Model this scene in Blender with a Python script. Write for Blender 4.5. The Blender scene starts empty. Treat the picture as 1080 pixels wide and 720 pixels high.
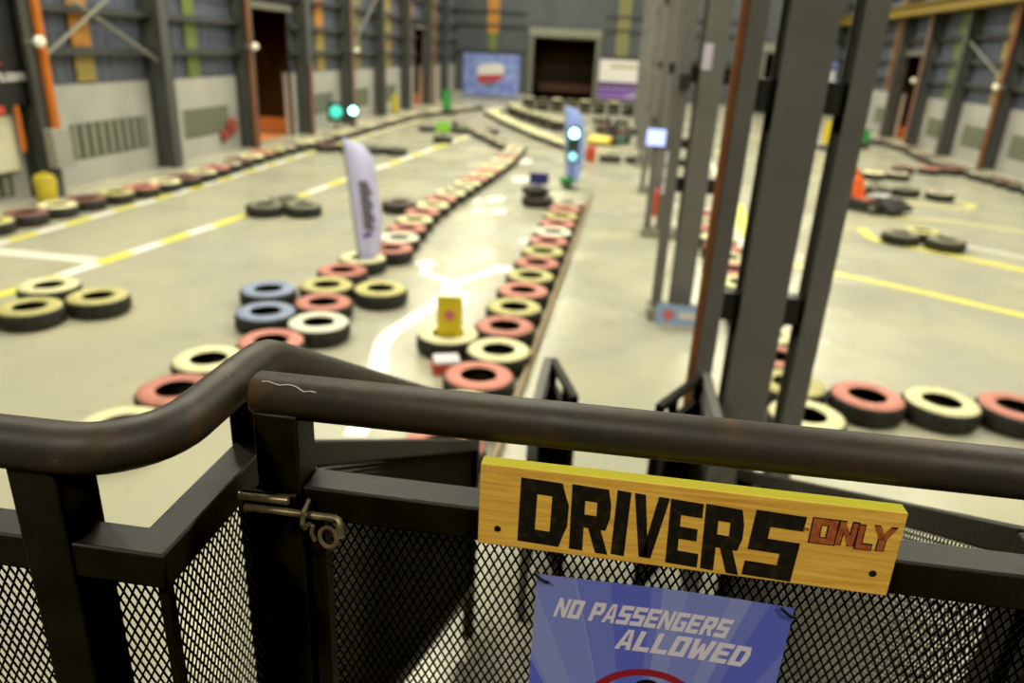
import bpy, math, random
from mathutils import Vector, Matrix
random.seed(7)
S = bpy.context.scene
C = S.collection
PI = math.pi

# ------------------------------------------------------------------ materials
def mat(name, col, rough=.5, metal=0., col2=None, scale=6., bump=0., bscale=40., emit=None, estr=0., spec=None, lo=.35, hi=.65, per_object=0.):
    m = bpy.data.materials.new(name); m.use_nodes = True
    n, l = m.node_tree.nodes, m.node_tree.links
    b = n['Principled BSDF']
    b.inputs['Base Color'].default_value = (*col, 1)
    b.inputs['Roughness'].default_value = rough
    b.inputs['Metallic'].default_value = metal
    if spec is not None: b.inputs['Specular IOR Level'].default_value = spec
    tc = n.new('ShaderNodeTexCoord')
    if col2:
        t = n.new('ShaderNodeTexNoise'); t.inputs['Scale'].default_value = scale; t.inputs['Detail'].default_value = 6
        l.new(tc.outputs['Object'], t.inputs['Vector'])
        r = n.new('ShaderNodeMapRange'); r.inputs[1].default_value = lo; r.inputs[2].default_value = hi
        l.new(t.outputs['Fac'], r.inputs[0])
        mx = n.new('ShaderNodeMix'); mx.data_type = 'RGBA'
        mx.inputs[6].default_value = (*col, 1); mx.inputs[7].default_value = (*col2, 1)
        l.new(r.outputs[0], mx.inputs[0])
        out = mx.outputs[2]
        if per_object:
            oi = n.new('ShaderNodeObjectInfo'); h = n.new('ShaderNodeHueSaturation')
            rr = n.new('ShaderNodeMapRange'); rr.inputs[3].default_value = 1 - per_object; rr.inputs[4].default_value = 1 + per_object * .4
            l.new(oi.outputs['Random'], rr.inputs[0]); l.new(rr.outputs[0], h.inputs['Value']); l.new(out, h.inputs['Color'])
            out = h.outputs['Color']
        l.new(out, b.inputs['Base Color'])
    if bump:
        t2 = n.new('ShaderNodeTexNoise'); t2.inputs['Scale'].default_value = bscale; t2.inputs['Detail'].default_value = 4
        l.new(tc.outputs['Object'], t2.inputs['Vector'])
        bp = n.new('ShaderNodeBump'); bp.inputs['Strength'].default_value = bump; bp.inputs['Distance'].default_value = .004
        l.new(t2.outputs['Fac'], bp.inputs['Height']); l.new(bp.outputs['Normal'], b.inputs['Normal'])
    if emit:
        b.inputs['Emission Color'].default_value = (*emit, 1); b.inputs['Emission Strength'].default_value = estr
    return m

def floor_mat():
    m = mat('polished_concrete', (.6, .56, .36), .3)
    n, l = m.node_tree.nodes, m.node_tree.links
    b = n['Principled BSDF']; tc = n.new('ShaderNodeTexCoord')
    def noise(sc, d=6, st=(1, 1, 1)):
        mp = n.new('ShaderNodeMapping'); mp.inputs['Scale'].default_value = st
        t = n.new('ShaderNodeTexNoise'); t.inputs['Scale'].default_value = sc; t.inputs['Detail'].default_value = d
        l.new(tc.outputs['Object'], mp.inputs[0]); l.new(mp.outputs[0], t.inputs['Vector']); return t.outputs['Fac']
    def mix(f, a, c):
        x = n.new('ShaderNodeMix'); x.data_type = 'RGBA'
        l.new(f, x.inputs[0])
        for i, v in ((6, a), (7, c)):
            if isinstance(v, tuple): x.inputs[i].default_value = (*v, 1)
            else: l.new(v, x.inputs[i])
        return x.outputs[2]
    def rng(f, a, b_, c=0., d=1.):
        r = n.new('ShaderNodeMapRange')
        for i, v in enumerate((a, b_, c, d)): r.inputs[i + 1].default_value = v
        l.new(f, r.inputs[0]); return r.outputs[0]
    big = mix(rng(noise(.35), .35, .65), (.44, .425, .31), (.375, .37, .31))
    mid = mix(rng(noise(1.3, 8, (1, .5, 1)), .45, .75, 0, .7), big, (.48, .455, .295))
    fine = mix(rng(noise(3.2, 8), .58, .78, 0, .6), mid, (.31, .30, .235))
    l.new(fine, b.inputs['Base Color'])
    l.new(rng(noise(.9, 5), .3, .7, .16, .36), b.inputs['Roughness']); b.inputs['Specular IOR Level'].default_value = .26
    return m

def ray_poster_mat():
    """blue poster paper with a sunburst printed on it"""
    m = mat('sunburst_print', (.1, .12, .5), .35)
    n, l = m.node_tree.nodes, m.node_tree.links
    b = n['Principled BSDF']; tc = n.new('ShaderNodeTexCoord'); sp = n.new('ShaderNodeSeparateXYZ')
    l.new(tc.outputs['Object'], sp.inputs[0])
    def mth(op, a, c=None):
        x = n.new('ShaderNodeMath'); x.operation = op
        for i, v in enumerate((a, c)):
            if v is None: continue
            if isinstance(v, (int, float)): x.inputs[i].default_value = v
            else: l.new(v, x.inputs[i])
        return x.outputs[0]
    ang = mth('ARCTAN2', sp.outputs['X'], mth('ADD', sp.outputs['Z'], .245))
    s = mth('SINE', mth('MULTIPLY', ang, 13.))
    s2 = mth('SINE', mth('ADD', mth('MULTIPLY', ang, 29.), 1.))
    f = mth('ADD', mth('MULTIPLY', mth('GREATER_THAN', s, 0.), .6), mth('MULTIPLY', mth('GREATER_THAN', s2, .1), .3))
    mx = n.new('ShaderNodeMix'); mx.data_type = 'RGBA'
    mx.inputs[6].default_value = (.12, .15, .62, 1); mx.inputs[7].default_value = (.28, .32, .66, 1)
    l.new(f, mx.inputs[0]); l.new(mx.outputs[2], b.inputs['Base Color'])
    return m

def wood_mat():
    m = mat('yellow_stained_pine', (.6, .4, .08), .6, bump=.35, bscale=60)
    n, l = m.node_tree.nodes, m.node_tree.links
    b = n['Principled BSDF']; tc = n.new('ShaderNodeTexCoord')
    mp = n.new('ShaderNodeMapping'); mp.inputs['Scale'].default_value = (3, 8, 60)
    t = n.new('ShaderNodeTexNoise'); t.inputs['Scale'].default_value = 2.5; t.inputs['Detail'].default_value = 8; t.inputs['Distortion'].default_value = .6
    l.new(tc.outputs['Object'], mp.inputs[0]); l.new(mp.outputs[0], t.inputs['Vector'])
    cr = n.new('ShaderNodeValToRGB'); e = cr.color_ramp.elements
    e[0].position = .3; e[0].color = (.62, .31, .045, 1); e[1].position = .7; e[1].color = (.88, .53, .09, 1)
    l.new(t.outputs['Fac'], cr.inputs[0])
    # light on the upward edge put into the colour as brighter lemon
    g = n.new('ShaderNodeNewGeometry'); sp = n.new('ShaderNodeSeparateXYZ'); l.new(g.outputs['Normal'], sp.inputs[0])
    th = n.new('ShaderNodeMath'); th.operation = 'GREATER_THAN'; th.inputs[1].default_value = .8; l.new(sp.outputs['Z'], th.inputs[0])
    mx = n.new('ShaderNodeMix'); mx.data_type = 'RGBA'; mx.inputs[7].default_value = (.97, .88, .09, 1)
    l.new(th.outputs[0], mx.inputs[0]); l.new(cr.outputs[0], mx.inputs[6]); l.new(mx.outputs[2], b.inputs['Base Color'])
    return m

def steel_rust_mat():
    m = mat('scuffed_dark_steel_pipe', (.012, .011, .01), .5, .0, bump=.06, bscale=60, spec=.4)
    n, l = m.node_tree.nodes, m.node_tree.links
    b = n['Principled BSDF']; tc = n.new('ShaderNodeTexCoord')
    def ns(sc, d): 
        t = n.new('ShaderNodeTexNoise'); t.inputs['Scale'].default_value = sc; t.inputs['Detail'].default_value = d
        l.new(tc.outputs['Object'], t.inputs['Vector']); return t.outputs['Fac']
    def rg(f, a, c, o=1.):
        r = n.new('ShaderNodeMapRange'); r.inputs[1].default_value = a; r.inputs[2].default_value = c; r.inputs[4].default_value = o; l.new(f, r.inputs[0]); return r.outputs[0]
    def mx(f, a, c):
        x = n.new('ShaderNodeMix'); x.data_type = 'RGBA'; l.new(f, x.inputs[0])
        for i, v in ((6, a), (7, c)):
            if isinstance(v, tuple): x.inputs[i].default_value = (*v, 1)
            else: l.new(v, x.inputs[i])
        return x.outputs[2]
    c = mx(rg(ns(9, 6), .4, .7), (.026, .0225, .0185), (.040, .027, .018))
    c = mx(rg(ns(14, 10), .58, .68, .7), c, (.07, .036, .017))
    c = mx(rg(ns(160, 3), .72, .76, .6), c, (.16, .14, .11))
    l.new(c, b.inputs['Base Color']); r0 = n.new('ShaderNodeMapRange'); r0.inputs[3].default_value = .38; r0.inputs[4].default_value = .62; l.new(ns(25, 6), r0.inputs[0]); l.new(r0.outputs[0], b.inputs['Roughness'])
    return m

M = dict(
    floor=floor_mat(), poster=ray_poster_mat(), wood=wood_mat(), pipe=steel_rust_mat(),
    steel=mat('dark_painted_steel', (.0075, .0068, .006), .5, .0, (.013, .0115, .0095), 14, .12, 90, spec=.3),
    mesh=mat('black_expanded_metal', (.004, .0038, .0034), .6, .0, spec=.2),
    tread_steel=mat('grey_checker_plate', (.30, .29, .23), .5, .2, (.22, .21, .17), 8, .2, 50),
    dark_deck=mat('dark_deck_plate', (.035, .034, .03), .6, 0, (.025, .024, .021), 8, .2, 50),
    red_dull=mat('dull_red_plastic', (.26, .05, .04), .6),
    mid_grey=mat('grey_infill_sheet', (.07, .07, .06), .6),
    brass=mat('worn_bolt_steel', (.34, .27, .17), .35, .6, (.14, .11, .07), 40),
    black_paint=mat('black_brush_paint', (.008, .007, .006), .55, 0, (.035, .024, .008), 70, lo=.5, hi=.75),
    red_paint=mat('red_marker', (.30, .055, .025), .6, 0, (.42, .12, .03), 90),
    print_white=mat('printed_lavender_white', (.76, .68, .80), .4),
    print_red=mat('printed_dark_red', (.32, .02, .035), .4),
    print_black=mat('printed_black', (.01, .01, .012), .4),
    rubber=mat('black_tire_rubber', (.018, .018, .016), .75, 0, (.035, .034, .028), 12),
    conc_white=mat('white_block_wall', (.40, .395, .36), .8, 0, (.34, .335, .31), 1.2),
    clad=mat('blue_grey_cladding', (.105, .12, .165), .6, .1, (.085, .098, .135), .8),
    clad_back=mat('grey_cladding', (.085, .095, .105), .6, .1, (.07, .08, .09), .8),
    girt=mat('girt_steel', (.045, .048, .05), .6),
    col=mat('column_grey_steel', (.165, .163, .15), .55, .1, (.14, .138, .128), 3),
    colw=mat('wall_column_steel', (.085, .088, .083), .55, .1, (.07, .073, .07), 3),
    brace=mat('brace_tube', (.20, .20, .165), .5),
    orange=mat('orange_pipe', (.52, .14, .012), .45),
    rust=mat('rusty_orange_pipe', (.24, .085, .03), .6, 0, (.17, .06, .025), 6),
    rust_dull=mat('brown_red_pipe', (.21, .12, .09), .6),
    st_orange=mat('orange_stripe', (.42, .19, .03), .6), st_yellow=mat('yellow_stripe', (.29, .22, .055), .6), st_green=mat('green_stripe', (.13, .17, .04), .6), st_olive=mat('olive_stripe', (.18, .18, .075), .6),
    louver=mat('louver_slats', (.21, .23, .17), .6), louver_dark=mat('louver_gap', (.045, .052, .04), .7),
    line_white=mat('white_floor_paint', (.92, .92, .88), .45, 0, (.85, .84, .78), 4),
    line_yellow=mat('yellow_floor_paint', (.82, .76, .04), .45, 0, (.76, .70, .12), 3),
    line_pale=mat('worn_yellow_floor_paint', (.66, .63, .24), .45),
    line_worn=mat('worn_white_floor_paint', (.80, .79, .68), .4),
    curb=mat('brown_curb_strip', (.30, .22, .12), .6),
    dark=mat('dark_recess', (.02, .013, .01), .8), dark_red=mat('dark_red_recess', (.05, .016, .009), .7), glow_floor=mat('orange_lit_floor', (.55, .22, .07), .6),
    frame=mat('pale_door_frame', (.13, .132, .105), .6), shutter=mat('shutter_box', (.2, .205, .165), .6),
    flag=mat('lavender_white_flag_cloth', (.78, .78, 1.0), .7), flag_blue=mat('pale_blue_flag_cloth', (.42, .50, .78), .7, emit=(.35, .45, .9), estr=.12),  # blue cloth has added glow for light passing through it
    grey_print=mat('grey_print', (.13, .12, .14), .7), purple=mat('purple_print', (.16, .06, .38), .7), lav=mat('lavender_print', (.50, .42, .66), .6),
    purple_dark=mat('dark_purple_print', (.09, .035, .17), .6), olive_print=mat('olive_print', (.42, .40, .24), .6),
    blue_print=mat('blue_poster_print', (.11, .17, .55), .6, 0, (.30, .36, .68), 2.2), white_print=mat('white_print', (.70, .68, .68), .6), red_print=mat('red_poster_print', (.45, .04, .05), .6),
    green_lens=mat('green_signal_lens', (.3, .9, .8), .3, emit=(.25, 1., .80), estr=14), teal_glow=mat('dim_teal_reflection', (.1, .6, .5), .3, emit=(.02, .75, .55), estr=.75),
    cyan_lens=mat('dim_cyan_signal_lens', (.3, .7, .8), .3, emit=(.35, .9, 1.), estr=1.1),
    housing=mat('signal_housing', (.02, .035, .03), .6), black=mat('black_plastic', (.02, .02, .02), .5), 
    banner=mat('black_banner_cloth', (.012, .012, .014), .7), lamp=mat('pale_lamp_globe', (.8, .78, .6), .4, emit=(1, .95, .7), estr=.25),
    cabinet=mat('cream_panel', (.62, .61, .44), .6), gray_box=mat('grey_metal_box', (.30, .30, .27), .6), yellow=mat('yellow_plastic', (.62, .50, .03), .5, 0, (.45, .36, .04), 6),
    yellow_board=mat('yellow_sign_board', (.74, .58, .02), .5), pink=mat('pink_disc_print', (.62, .16, .17), .5), navy=mat('navy_sign_board', (.03, .025, .18), .5),
    lime=mat('lime_plastic', (.25, .60, .06), .5), green=mat('green_plastic', (.04, .30, .07), .5), red=mat('red_plastic', (.48, .06, .035), .5),
    korange=mat('orange_kart_plastic', (.80, .13, .02), .4), kyellow=mat('yellow_kart_plastic', (.75, .55, .03), .4), kgreen=mat('dark_green_kart_plastic', (.03, .12, .08), .4), chrome=mat('bare_metal', (.5, .5, .5), .3, .9),
    screen=mat('glowing_screen', (.3, .35, .8), .3, emit=(.42, .5, 1.), estr=1.6), crane=mat('crane_beam_yellow', (.22, .15, .02), .6),
    blue_sign=mat('pale_blue_sign', (.30, .42, .66), .5), paper=mat('paper_notice', (.60, .56, .66), .7), box_white=mat('white_box_top', (.72, .70, .78), .5),
)
for k, c in (('flag', (.80, .80, 1.0)), ('flag_blue', (.50, .60, .95))):
    n, l = M[k].node_tree.nodes, M[k].node_tree.links
    t = n.new('ShaderNodeBsdfTranslucent'); t.inputs[0].default_value = (*c, 1); a = n.new('ShaderNodeMixShader'); a.inputs[0].default_value = .5
    l.new(n['Principled BSDF'].outputs[0], a.inputs[1]); l.new(t.outputs[0], a.inputs[2]); l.new(a.outputs[0], n['Material Output'].inputs[0])
TIRE = {}
for k, a, b_ in (('red', (.62, .235, .18), (.50, .19, .145)), ('cream', (.80, .76, .45), (.68, .63, .36)), ('yellow', (.58, .54, .21), (.46, .42, .17)), ('white', (.80, .79, .66), (.70, .68, .52)),
                 ('blue', (.30, .36, .52), (.23, .28, .42)), ('maroon', (.24, .10, .085), (.17, .075, .06)), ('olive', (.20, .195, .125), (.13, .125, .085)), ('dark', (.13, .085, .07), (.07, .055, .045)), ('pale', (.58, .53, .38), (.44, .38, .27))):
    TIRE[k] = mat(k + '_painted_sidewall', a, .6, 0, b_, 7, .2, 30, per_object=.14)

# ------------------------------------------------------------------ mesh building
class MB:
    def __init__(s): s.v = []; s.f = []; s.m = []
    def add(s, vs, fs, mi=0):
        o = len(s.v); s.v += [tuple(v) for v in vs]; s.f += [tuple(i + o for i in f) for f in fs]; s.m += [mi] * len(fs); return s
    def box(s, x0, x1, y0, y1, z0, z1, mi=0, mx=None):
        vs = [Vector(p) for p in ((x0, y0, z0), (x1, y0, z0), (x1, y1, z0), (x0, y1, z0), (x0, y0, z1), (x1, y0, z1), (x1, y1, z1), (x0, y1, z1))]
        if mx: vs = [mx @ v for v in vs]
        return s.add(vs, [(0, 3, 2, 1), (4, 5, 6, 7), (0, 1, 5, 4), (1, 2, 6, 5), (2, 3, 7, 6), (3, 0, 4, 7)], mi)
    def bar(s, a, b, w, h, mi=0, up=(0, 0, 1)):
        """square bar from a to b; w sideways, h along up"""
        a, b = Vector(a), Vector(b); d = (b - a).normalized(); u = Vector(up)
        sd = d.cross(u).normalized(); u = sd.cross(d).normalized()
        q = [sd * (w / 2 * i) + u * (h / 2 * j) for i, j in ((-1, -1), (1, -1), (1, 1), (-1, 1))]
        return s.add([a + k for k in q] + [b + k for k in q], [(3, 2, 1, 0), (4, 5, 6, 7), (0, 1, 5, 4), (1, 2, 6, 5), (2, 3, 7, 6), (3, 0, 4, 7)], mi)
    def tube(s, path, r, n=16, mi=0, caps=True):
        P = [Vector(p) for p in path]; rings = []; prev = None
        for i, p in enumerate(P):
            d = ((P[i + 1] - p) if i == 0 else (p - P[i - 1]) if i == len(P) - 1 else (P[i + 1] - p).normalized() + (p - P[i - 1]).normalized()).normalized()
            if prev is None:
                t = Vector((0, 0, 1)) if abs(d.z) < .9 else Vector((1, 0, 0))
                a = d.cross(t).normalized()
            else: a = (prev - d * prev.dot(d)).normalized()
            prev = a; b = d.cross(a); rr = r[i] if isinstance(r, (list, tuple)) else r
            k = 1.
            if 0 < i < len(P) - 1:
                c = (P[i + 1] - p).normalized().dot((p - P[i - 1]).normalized()); k = 1.
            rings.append([p + (a * math.cos(2 * PI * j / n) + b * math.sin(2 * PI * j / n)) * rr * k for j in range(n)])
        vs = [v for rg in rings for v in rg]; fs = []
        for i in range(len(P) - 1):
            for j in range(n):
                j2 = (j + 1) % n; fs.append((i * n + j, i * n + j2, (i + 1) * n + j2, (i + 1) * n + j))
        if caps: fs += [tuple(range(n))[::-1], tuple((len(P) - 1) * n + j for j in range(n))]
        return s.add(vs, fs, mi)
    def lathe(s, prof, n=32, c=(0, 0, 0), mis=None, mx=None, closed=True):
        """profile of (r,z) turned about z; closed profile loops back on itself"""
        vs = []; fs = []; m = []; k = len(prof)
        for r, z in prof:
            for j in range(n):
                a = 2 * PI * j / n; v = Vector((c[0] + r * math.cos(a), c[1] + r * math.sin(a), c[2] + z)); vs.append(mx @ v if mx else v)
        for i in range(k if closed else k - 1):
            i2 = (i + 1) % k
            for j in range(n):
                j2 = (j + 1) % n; fs.append((i * n + j, i * n + j2, i2 * n + j2, i2 * n + j)); m.append(mis[i] if mis else 0)
        o = len(s.v); s.v += [tuple(v) for v in vs]; s.f += [tuple(q + o for q in f) for f in fs]; s.m += m; return s
    def ball(s, c, r, n=16, mi=0, sq=(1, 1, 1)):
        vs = [Vector((c[0], c[1], c[2] - r * sq[2]))]; fs = []; k = n // 2
        for i in range(1, k):
            t = -PI / 2 + PI * i / k
            for j in range(n): a = 2 * PI * j / n; vs.append(Vector((c[0] + r * sq[0] * math.cos(t) * math.cos(a), c[1] + r * sq[1] * math.cos(t) * math.sin(a), c[2] + r * sq[2] * math.sin(t))))
        vs.append(Vector((c[0], c[1], c[2] + r * sq[2]))); L = len(vs) - 1
        for j in range(n):
            j2 = (j + 1) % n; fs.append((0, 1 + j2, 1 + j)); fs.append((L, 1 + (k - 2) * n + j, 1 + (k - 2) * n + j2))
            for i in range(k - 2): fs.append((1 + i * n + j, 1 + i * n + j2, 1 + (i + 1) * n + j2, 1 + (i + 1) * n + j))
        return s.add(vs, fs, mi)
    def slab(s, poly, fn, mi=0):
        """2-D polygon lifted by fn(u, v, side); side 0 is the back, 1 the front"""
        n = len(poly); vs = [fn(u, v, 0) for u, v in poly] + [fn(u, v, 1) for u, v in poly]
        return s.add(vs, [tuple(range(n))[::-1], tuple(range(n, 2 * n))] + [(i, (i + 1) % n, n + (i + 1) % n, n + i) for i in range(n)], mi)
    def build(s, name, mats, parent=None, bevel=0., sharp=40, loc=None):
        me = bpy.data.meshes.new(name); me.from_pydata(s.v, [], s.f)
        mats = mats if isinstance(mats, (list, tuple)) else [mats]
        for m in mats: me.materials.append(M[m] if isinstance(m, str) else m)
        me.polygons.foreach_set('material_index', s.m); me.polygons.foreach_set('use_smooth', [True] * len(s.f))
        me.update(); me.set_sharp_from_angle(angle=math.radians(sharp))
        o = bpy.data.objects.new(name, me); C.objects.link(o)
        if parent is not None: o.parent = parent
        if loc: o.location = loc
        if bevel:
            b = o.modifiers.new('bevel', 'BEVEL'); b.width = bevel; b.segments = 2; b.limit_method = 'ANGLE'; b.harden_normals = False
        return o

def empty(name, loc=(0, 0, 0), rz=0.):
    o = bpy.data.objects.new(name, None); C.objects.link(o); o.location = loc; o.rotation_euler = (0, 0, rz); o.empty_display_size = .1
    return o
def tag(o, label, cat, group=None):
    o['label'] = label; o['category'] = cat
    if group: o['group'] = group
    return o
def struct(o, label=None, cat=None):
    o['kind'] = 'structure'
    if label: o['label'] = label
    if cat: o['category'] = cat
    return o
def copy_tree(o, parent=None):
    c = o.copy(); C.objects.link(c)
    if parent is not None: c.parent = parent
    for ch in list(o.children): copy_tree(ch, c)
    return c

ORD = 'first second third fourth fifth sixth seventh eighth ninth tenth eleventh twelfth thirteenth fourteenth fifteenth sixteenth seventeenth eighteenth nineteenth twentieth'.split()
TENS = {20: 'twenty', 30: 'thirty', 40: 'forty', 50: 'fifty', 60: 'sixty'}
def ordinal(i):
    if i <= 20: return ORD[i - 1]
    t = i // 10 * 10; r = i % 10
    return TENS[t] + '-' + ORD[r - 1] if r else TENS[t][:-1] + 'ieth'

def expanded_panel(name, parent, w, h, place, cw=.0125, ch=.0250, strand=.0026, shear=0., thick=.0016):
    """welded diamond lattice in (u, v); place maps (u, v) to a point; the lattice is one connected sheet"""
    k = 1 - strand / (cw * ch / math.hypot(cw, ch))
    idx = {}; vs = []; fs = []
    def node(i, j):
        if (i, j) not in idx:
            idx[(i, j)] = len(vs); vs.append(place(i * cw / 2, j * ch / 2))
        return idx[(i, j)]
    ni, nj = int(w / cw * 2), int(h / ch * 2)
    for j in range(1, nj):
        for i in range(1, ni):
            if (i + j) % 2: continue
            outer = [node(i - 1, j), node(i, j - 1), node(i + 1, j), node(i, j + 1)]
            cx, cy = i * cw / 2, j * ch / 2; o = len(vs)
            for du, dv in ((-1, 0), (0, -1), (1, 0), (0, 1)): vs.append(place(cx + du * cw / 2 * k, cy + dv * ch / 2 * k))
            for q in range(4):
                q2 = (q + 1) % 4; fs.append((outer[q], outer[q2], o + q2, o + q))
    b = MB(); b.add(vs, fs)
    ob = b.build(name, 'mesh', parent)
    sd = ob.modifiers.new('thickness', 'SOLIDIFY'); sd.thickness = thick; sd.offset = 0
    return ob

# block capitals: convex pieces in a unit box
A_, B_ = .345, .22
GLYPH = {
    'D': [[(0, 0), (A_, 0), (A_, 1), (0, 1)], [(A_, 0), (.86, 0), (.94, B_), (A_, B_)], [(A_, 1 - B_), (.94, 1 - B_), (.84, 1), (A_, 1)], [(1 - A_, B_), (.94, B_), (1, .34), (1, .68), (.94, 1 - B_), (1 - A_, 1 - B_)]],
    'R': [[(0, 0), (A_, 0), (A_, 1), (0, 1)], [(A_, 1 - B_), (1, 1 - B_), (.92, 1), (A_, 1)], [(1 - A_, .57), (1, .57), (1, 1 - B_), (1 - A_, 1 - B_)], [(A_, .37), (.9, .37), (1, .57), (A_, .57)], [(.68, 0), (1, 0), (.78, .37), (.46, .37)]],
    'I': [[(0, 0), (1, 0), (1, 1), (0, 1)]],
    'V': [[(.33, 0), (.60, 0), (.31, 1), (0, 1)], [(.40, 0), (.67, 0), (1, 1), (.69, 1)]],
    'E': [[(0, 0), (A_, 0), (A_, 1), (0, 1)], [(A_, 0), (1, 0), (1, B_), (A_, B_)], [(A_, .41), (.9, .41), (.9, .6), (A_, .6)], [(A_, 1 - B_), (1, 1 - B_), (1, 1), (A_, 1)]],
    'S': [[(0, 0), (1, 0), (1, B_), (0, B_)], [(1 - A_, B_), (1, B_), (1, .6), (1 - A_, .6)], [(0, .4), (1 - A_, .4), (1 - A_, .6), (0, .6)], [(0, .6), (A_, .6), (A_, 1 - B_), (0, 1 - B_)], [(0, 1 - B_), (1, 1 - B_), (1, 1), (0, 1)]],
    'O': [[(0, 0), (A_, 0), (A_, 1), (0, 1)], [(1 - A_, 0), (1, 0), (1, 1), (1 - A_, 1)], [(A_, 0), (1 - A_, 0), (1 - A_, B_), (A_, B_)], [(A_, 1 - B_), (1 - A_, 1 - B_), (1 - A_, 1), (A_, 1)]],
    'N': [[(0, 0), (.28, 0), (.28, 1), (0, 1)], [(.72, 0), (1, 0), (1, 1), (.72, 1)], [(.28, 1), (.28, .58), (.72, 0), (.72, .42)]],
    'L': [[(0, 0), (A_, 0), (A_, 1), (0, 1)], [(A_, 0), (1, 0), (1, B_), (A_, B_)]],
    'Y': [[(.35, 0), (.65, 0), (.65, .45), (.35, .45)], [(.35, .45), (.65, .45), (.3, 1), (0, 1)], [(.35, .45), (.65, .45), (1, 1), (.7, 1)]],
    'P': [[(0, 0), (A_, 0), (A_, 1), (0, 1)], [(A_, 1 - B_), (1, 1 - B_), (.92, 1), (A_, 1)], [(1 - A_, .55), (1, .55), (1, 1 - B_), (1 - A_, 1 - B_)], [(A_, .35), (.88, .35), (1, .55), (A_, .55)]],
    'A': [[(0, 0), (.3, 0), (.52, 1), (.3, 1)], [(.7, 0), (1, 0), (.7, 1), (.48, 1)], [(.25, .2), (.75, .2), (.72, .38), (.28, .38)]],
    'G': [[(0, 0), (A_, 0), (A_, 1), (0, 1)], [(A_, 0), (1, 0), (1, B_), (A_, B_)], [(A_, 1 - B_), (1, 1 - B_), (1, 1), (A_, 1)], [(1 - A_, B_), (1, B_), (1, .55), (1 - A_, .55)], [(.5, .4), (1 - A_, .4), (1 - A_, .55), (.5, .55)]],
    'W': [[(.1, 0), (.36, 0), (.27, 1), (0, 1)], [(.64, 0), (.9, 0), (1, 1), (.73, 1)], [(.3, 0), (.48, 0), (.60, .75), (.40, .75)], [(.52, 0), (.7, 0), (.60, .75), (.40, .75)]],
}
GLYPH['W'] = [[(.12, 0), (.36, 0), (.26, 1), (0, 1)], [(.64, 0), (.88, 0), (1, 1), (.74, 1)], [(.2, 0), (.40, 0), (.60, .8), (.42, .8)], [(.60, 0), (.80, 0), (.58, .8), (.40, .8)]]
def write(b, letters, fn, mi=0):
    """letters: (char, u0, u1, v0, v1, slant, drop) where drop lowers the right side"""
    for ch, u0, u1, v0, v1, sl, dr in letters:
        for p in GLYPH[ch]:
            b.slab([(u0 + (u1 - u0) * x + sl * y * (v1 - v0), v0 + (v1 - v0) * y - dr * x) for x, y in p], fn, mi)

# ------------------------------------------------------------------ camera
cam = bpy.data.cameras.new('camera'); co = bpy.data.objects.new('camera', cam); C.objects.link(co); S.camera = co
cam.sensor_width = 36; cam.lens = 26.0; cam.clip_start = .05; cam.clip_end = 200
Rm = Matrix(((0.9884323798760397, -0.09595266782301562, 0.11745005725939246), (0.14433191175583057, 0.35728063154312156, -0.922777790078261), (0.046580360133424294, 0.9290552383264379, 0.36699677680879744)))
co.matrix_world = Matrix.Translation((0, 0, 2.7)) @ Rm.to_4x4()
cam.dof.use_dof = True; cam.dof.focus_distance = .925; cam.dof.aperture_fstop = 2.7; cam.dof.aperture_blades = 9

# ------------------------------------------------------------------ floor and its paint
fl = struct(MB().box(-14.5, 16, -4, 47, -.2, 0).build('floor', 'floor'))
PZ = .003
def strip(pts, w, m, z=PZ, name='painted_line', taper=None):
    P = [Vector((*p, 0)) for p in pts]; L = []; Rr = []
    for i, p in enumerate(P):
        d = (P[min(i + 1, len(P) - 1)] - P[max(i - 1, 0)]).normalized(); nrm = Vector((-d.y, d.x, 0)); ww = w if not taper else w * taper[i]
        L.append(p + nrm * ww / 2); Rr.append(p - nrm * ww / 2)
    b = MB(); n = len(P)
    b.add([(v.x, v.y, z) for v in L] + [(v.x, v.y, z) for v in Rr], [(n + i, n + i + 1, i + 1, i) for i in range(n - 1)])
    return b.build(name, m, fl)
def dashed(a, b, w, seg=.52, z=PZ):
    a, b = Vector(a), Vector(b); n = max(1, int((b - a).length / seg)); bb = MB(); d = (b - a) / n; nr = Vector((-d.y, d.x)).normalized() * w / 2
    for i in range(n):
        p, q = a + d * i, a + d * (i + 1)
        bb.add([(p.x - nr.x, p.y - nr.y, z), (q.x - nr.x, q.y - nr.y, z), (q.x + nr.x, q.y + nr.y, z), (p.x + nr.x, p.y + nr.y, z)], [(0, 1, 2, 3)], i % 2)
    return bb.build('painted_line', ['line_yellow', 'line_white'], fl)
dashed((-7.05, 4.0), (-6.36, 6.9), .17); dashed((-6.36, 6.9), (-5.9, 10.9), .17); dashed((-5.9, 10.9), (-5.1, 21.5), .16, .8); dashed((-5.1, 21.5), (-4.75, 26.5), .16, .8)
dashed((-8.0, 7.6), (-7.78, 12.8), .13, .5); dashed((-7.78, 12.8), (-7.75, 18.5), .13, .5); dashed((-7.75, 18.5), (-7.72, 29.), .13, .7)
strip([(-8.3, 8.16), (-6.34, 8.14)], .26, 'line_worn', .004)
def curve(pts, n=10):
    P = [Vector(p) for p in pts]; out = []
    for i in range(len(P) - 1):
        p0, p1, p2, p3 = P[max(i - 1, 0)], P[i], P[i + 1], P[min(i + 2, len(P) - 1)]
        for k in range(n):
            t = k / n; out.append(.5 * ((2 * p1) + (-p0 + p2) * t + (2 * p0 - 5 * p1 + 4 * p2 - p3) * t * t + (-p0 + 3 * p1 - 3 * p2 + p3) * t ** 3))
    return out + [P[-1]]
st = curve([(-1.72, 4.6), (-1.80, 5.4), (-1.98, 6.0), (-2.08, 6.6), (-1.98, 7.15), (-1.86, 7.8), (-1.84, 8.35)])
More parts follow.
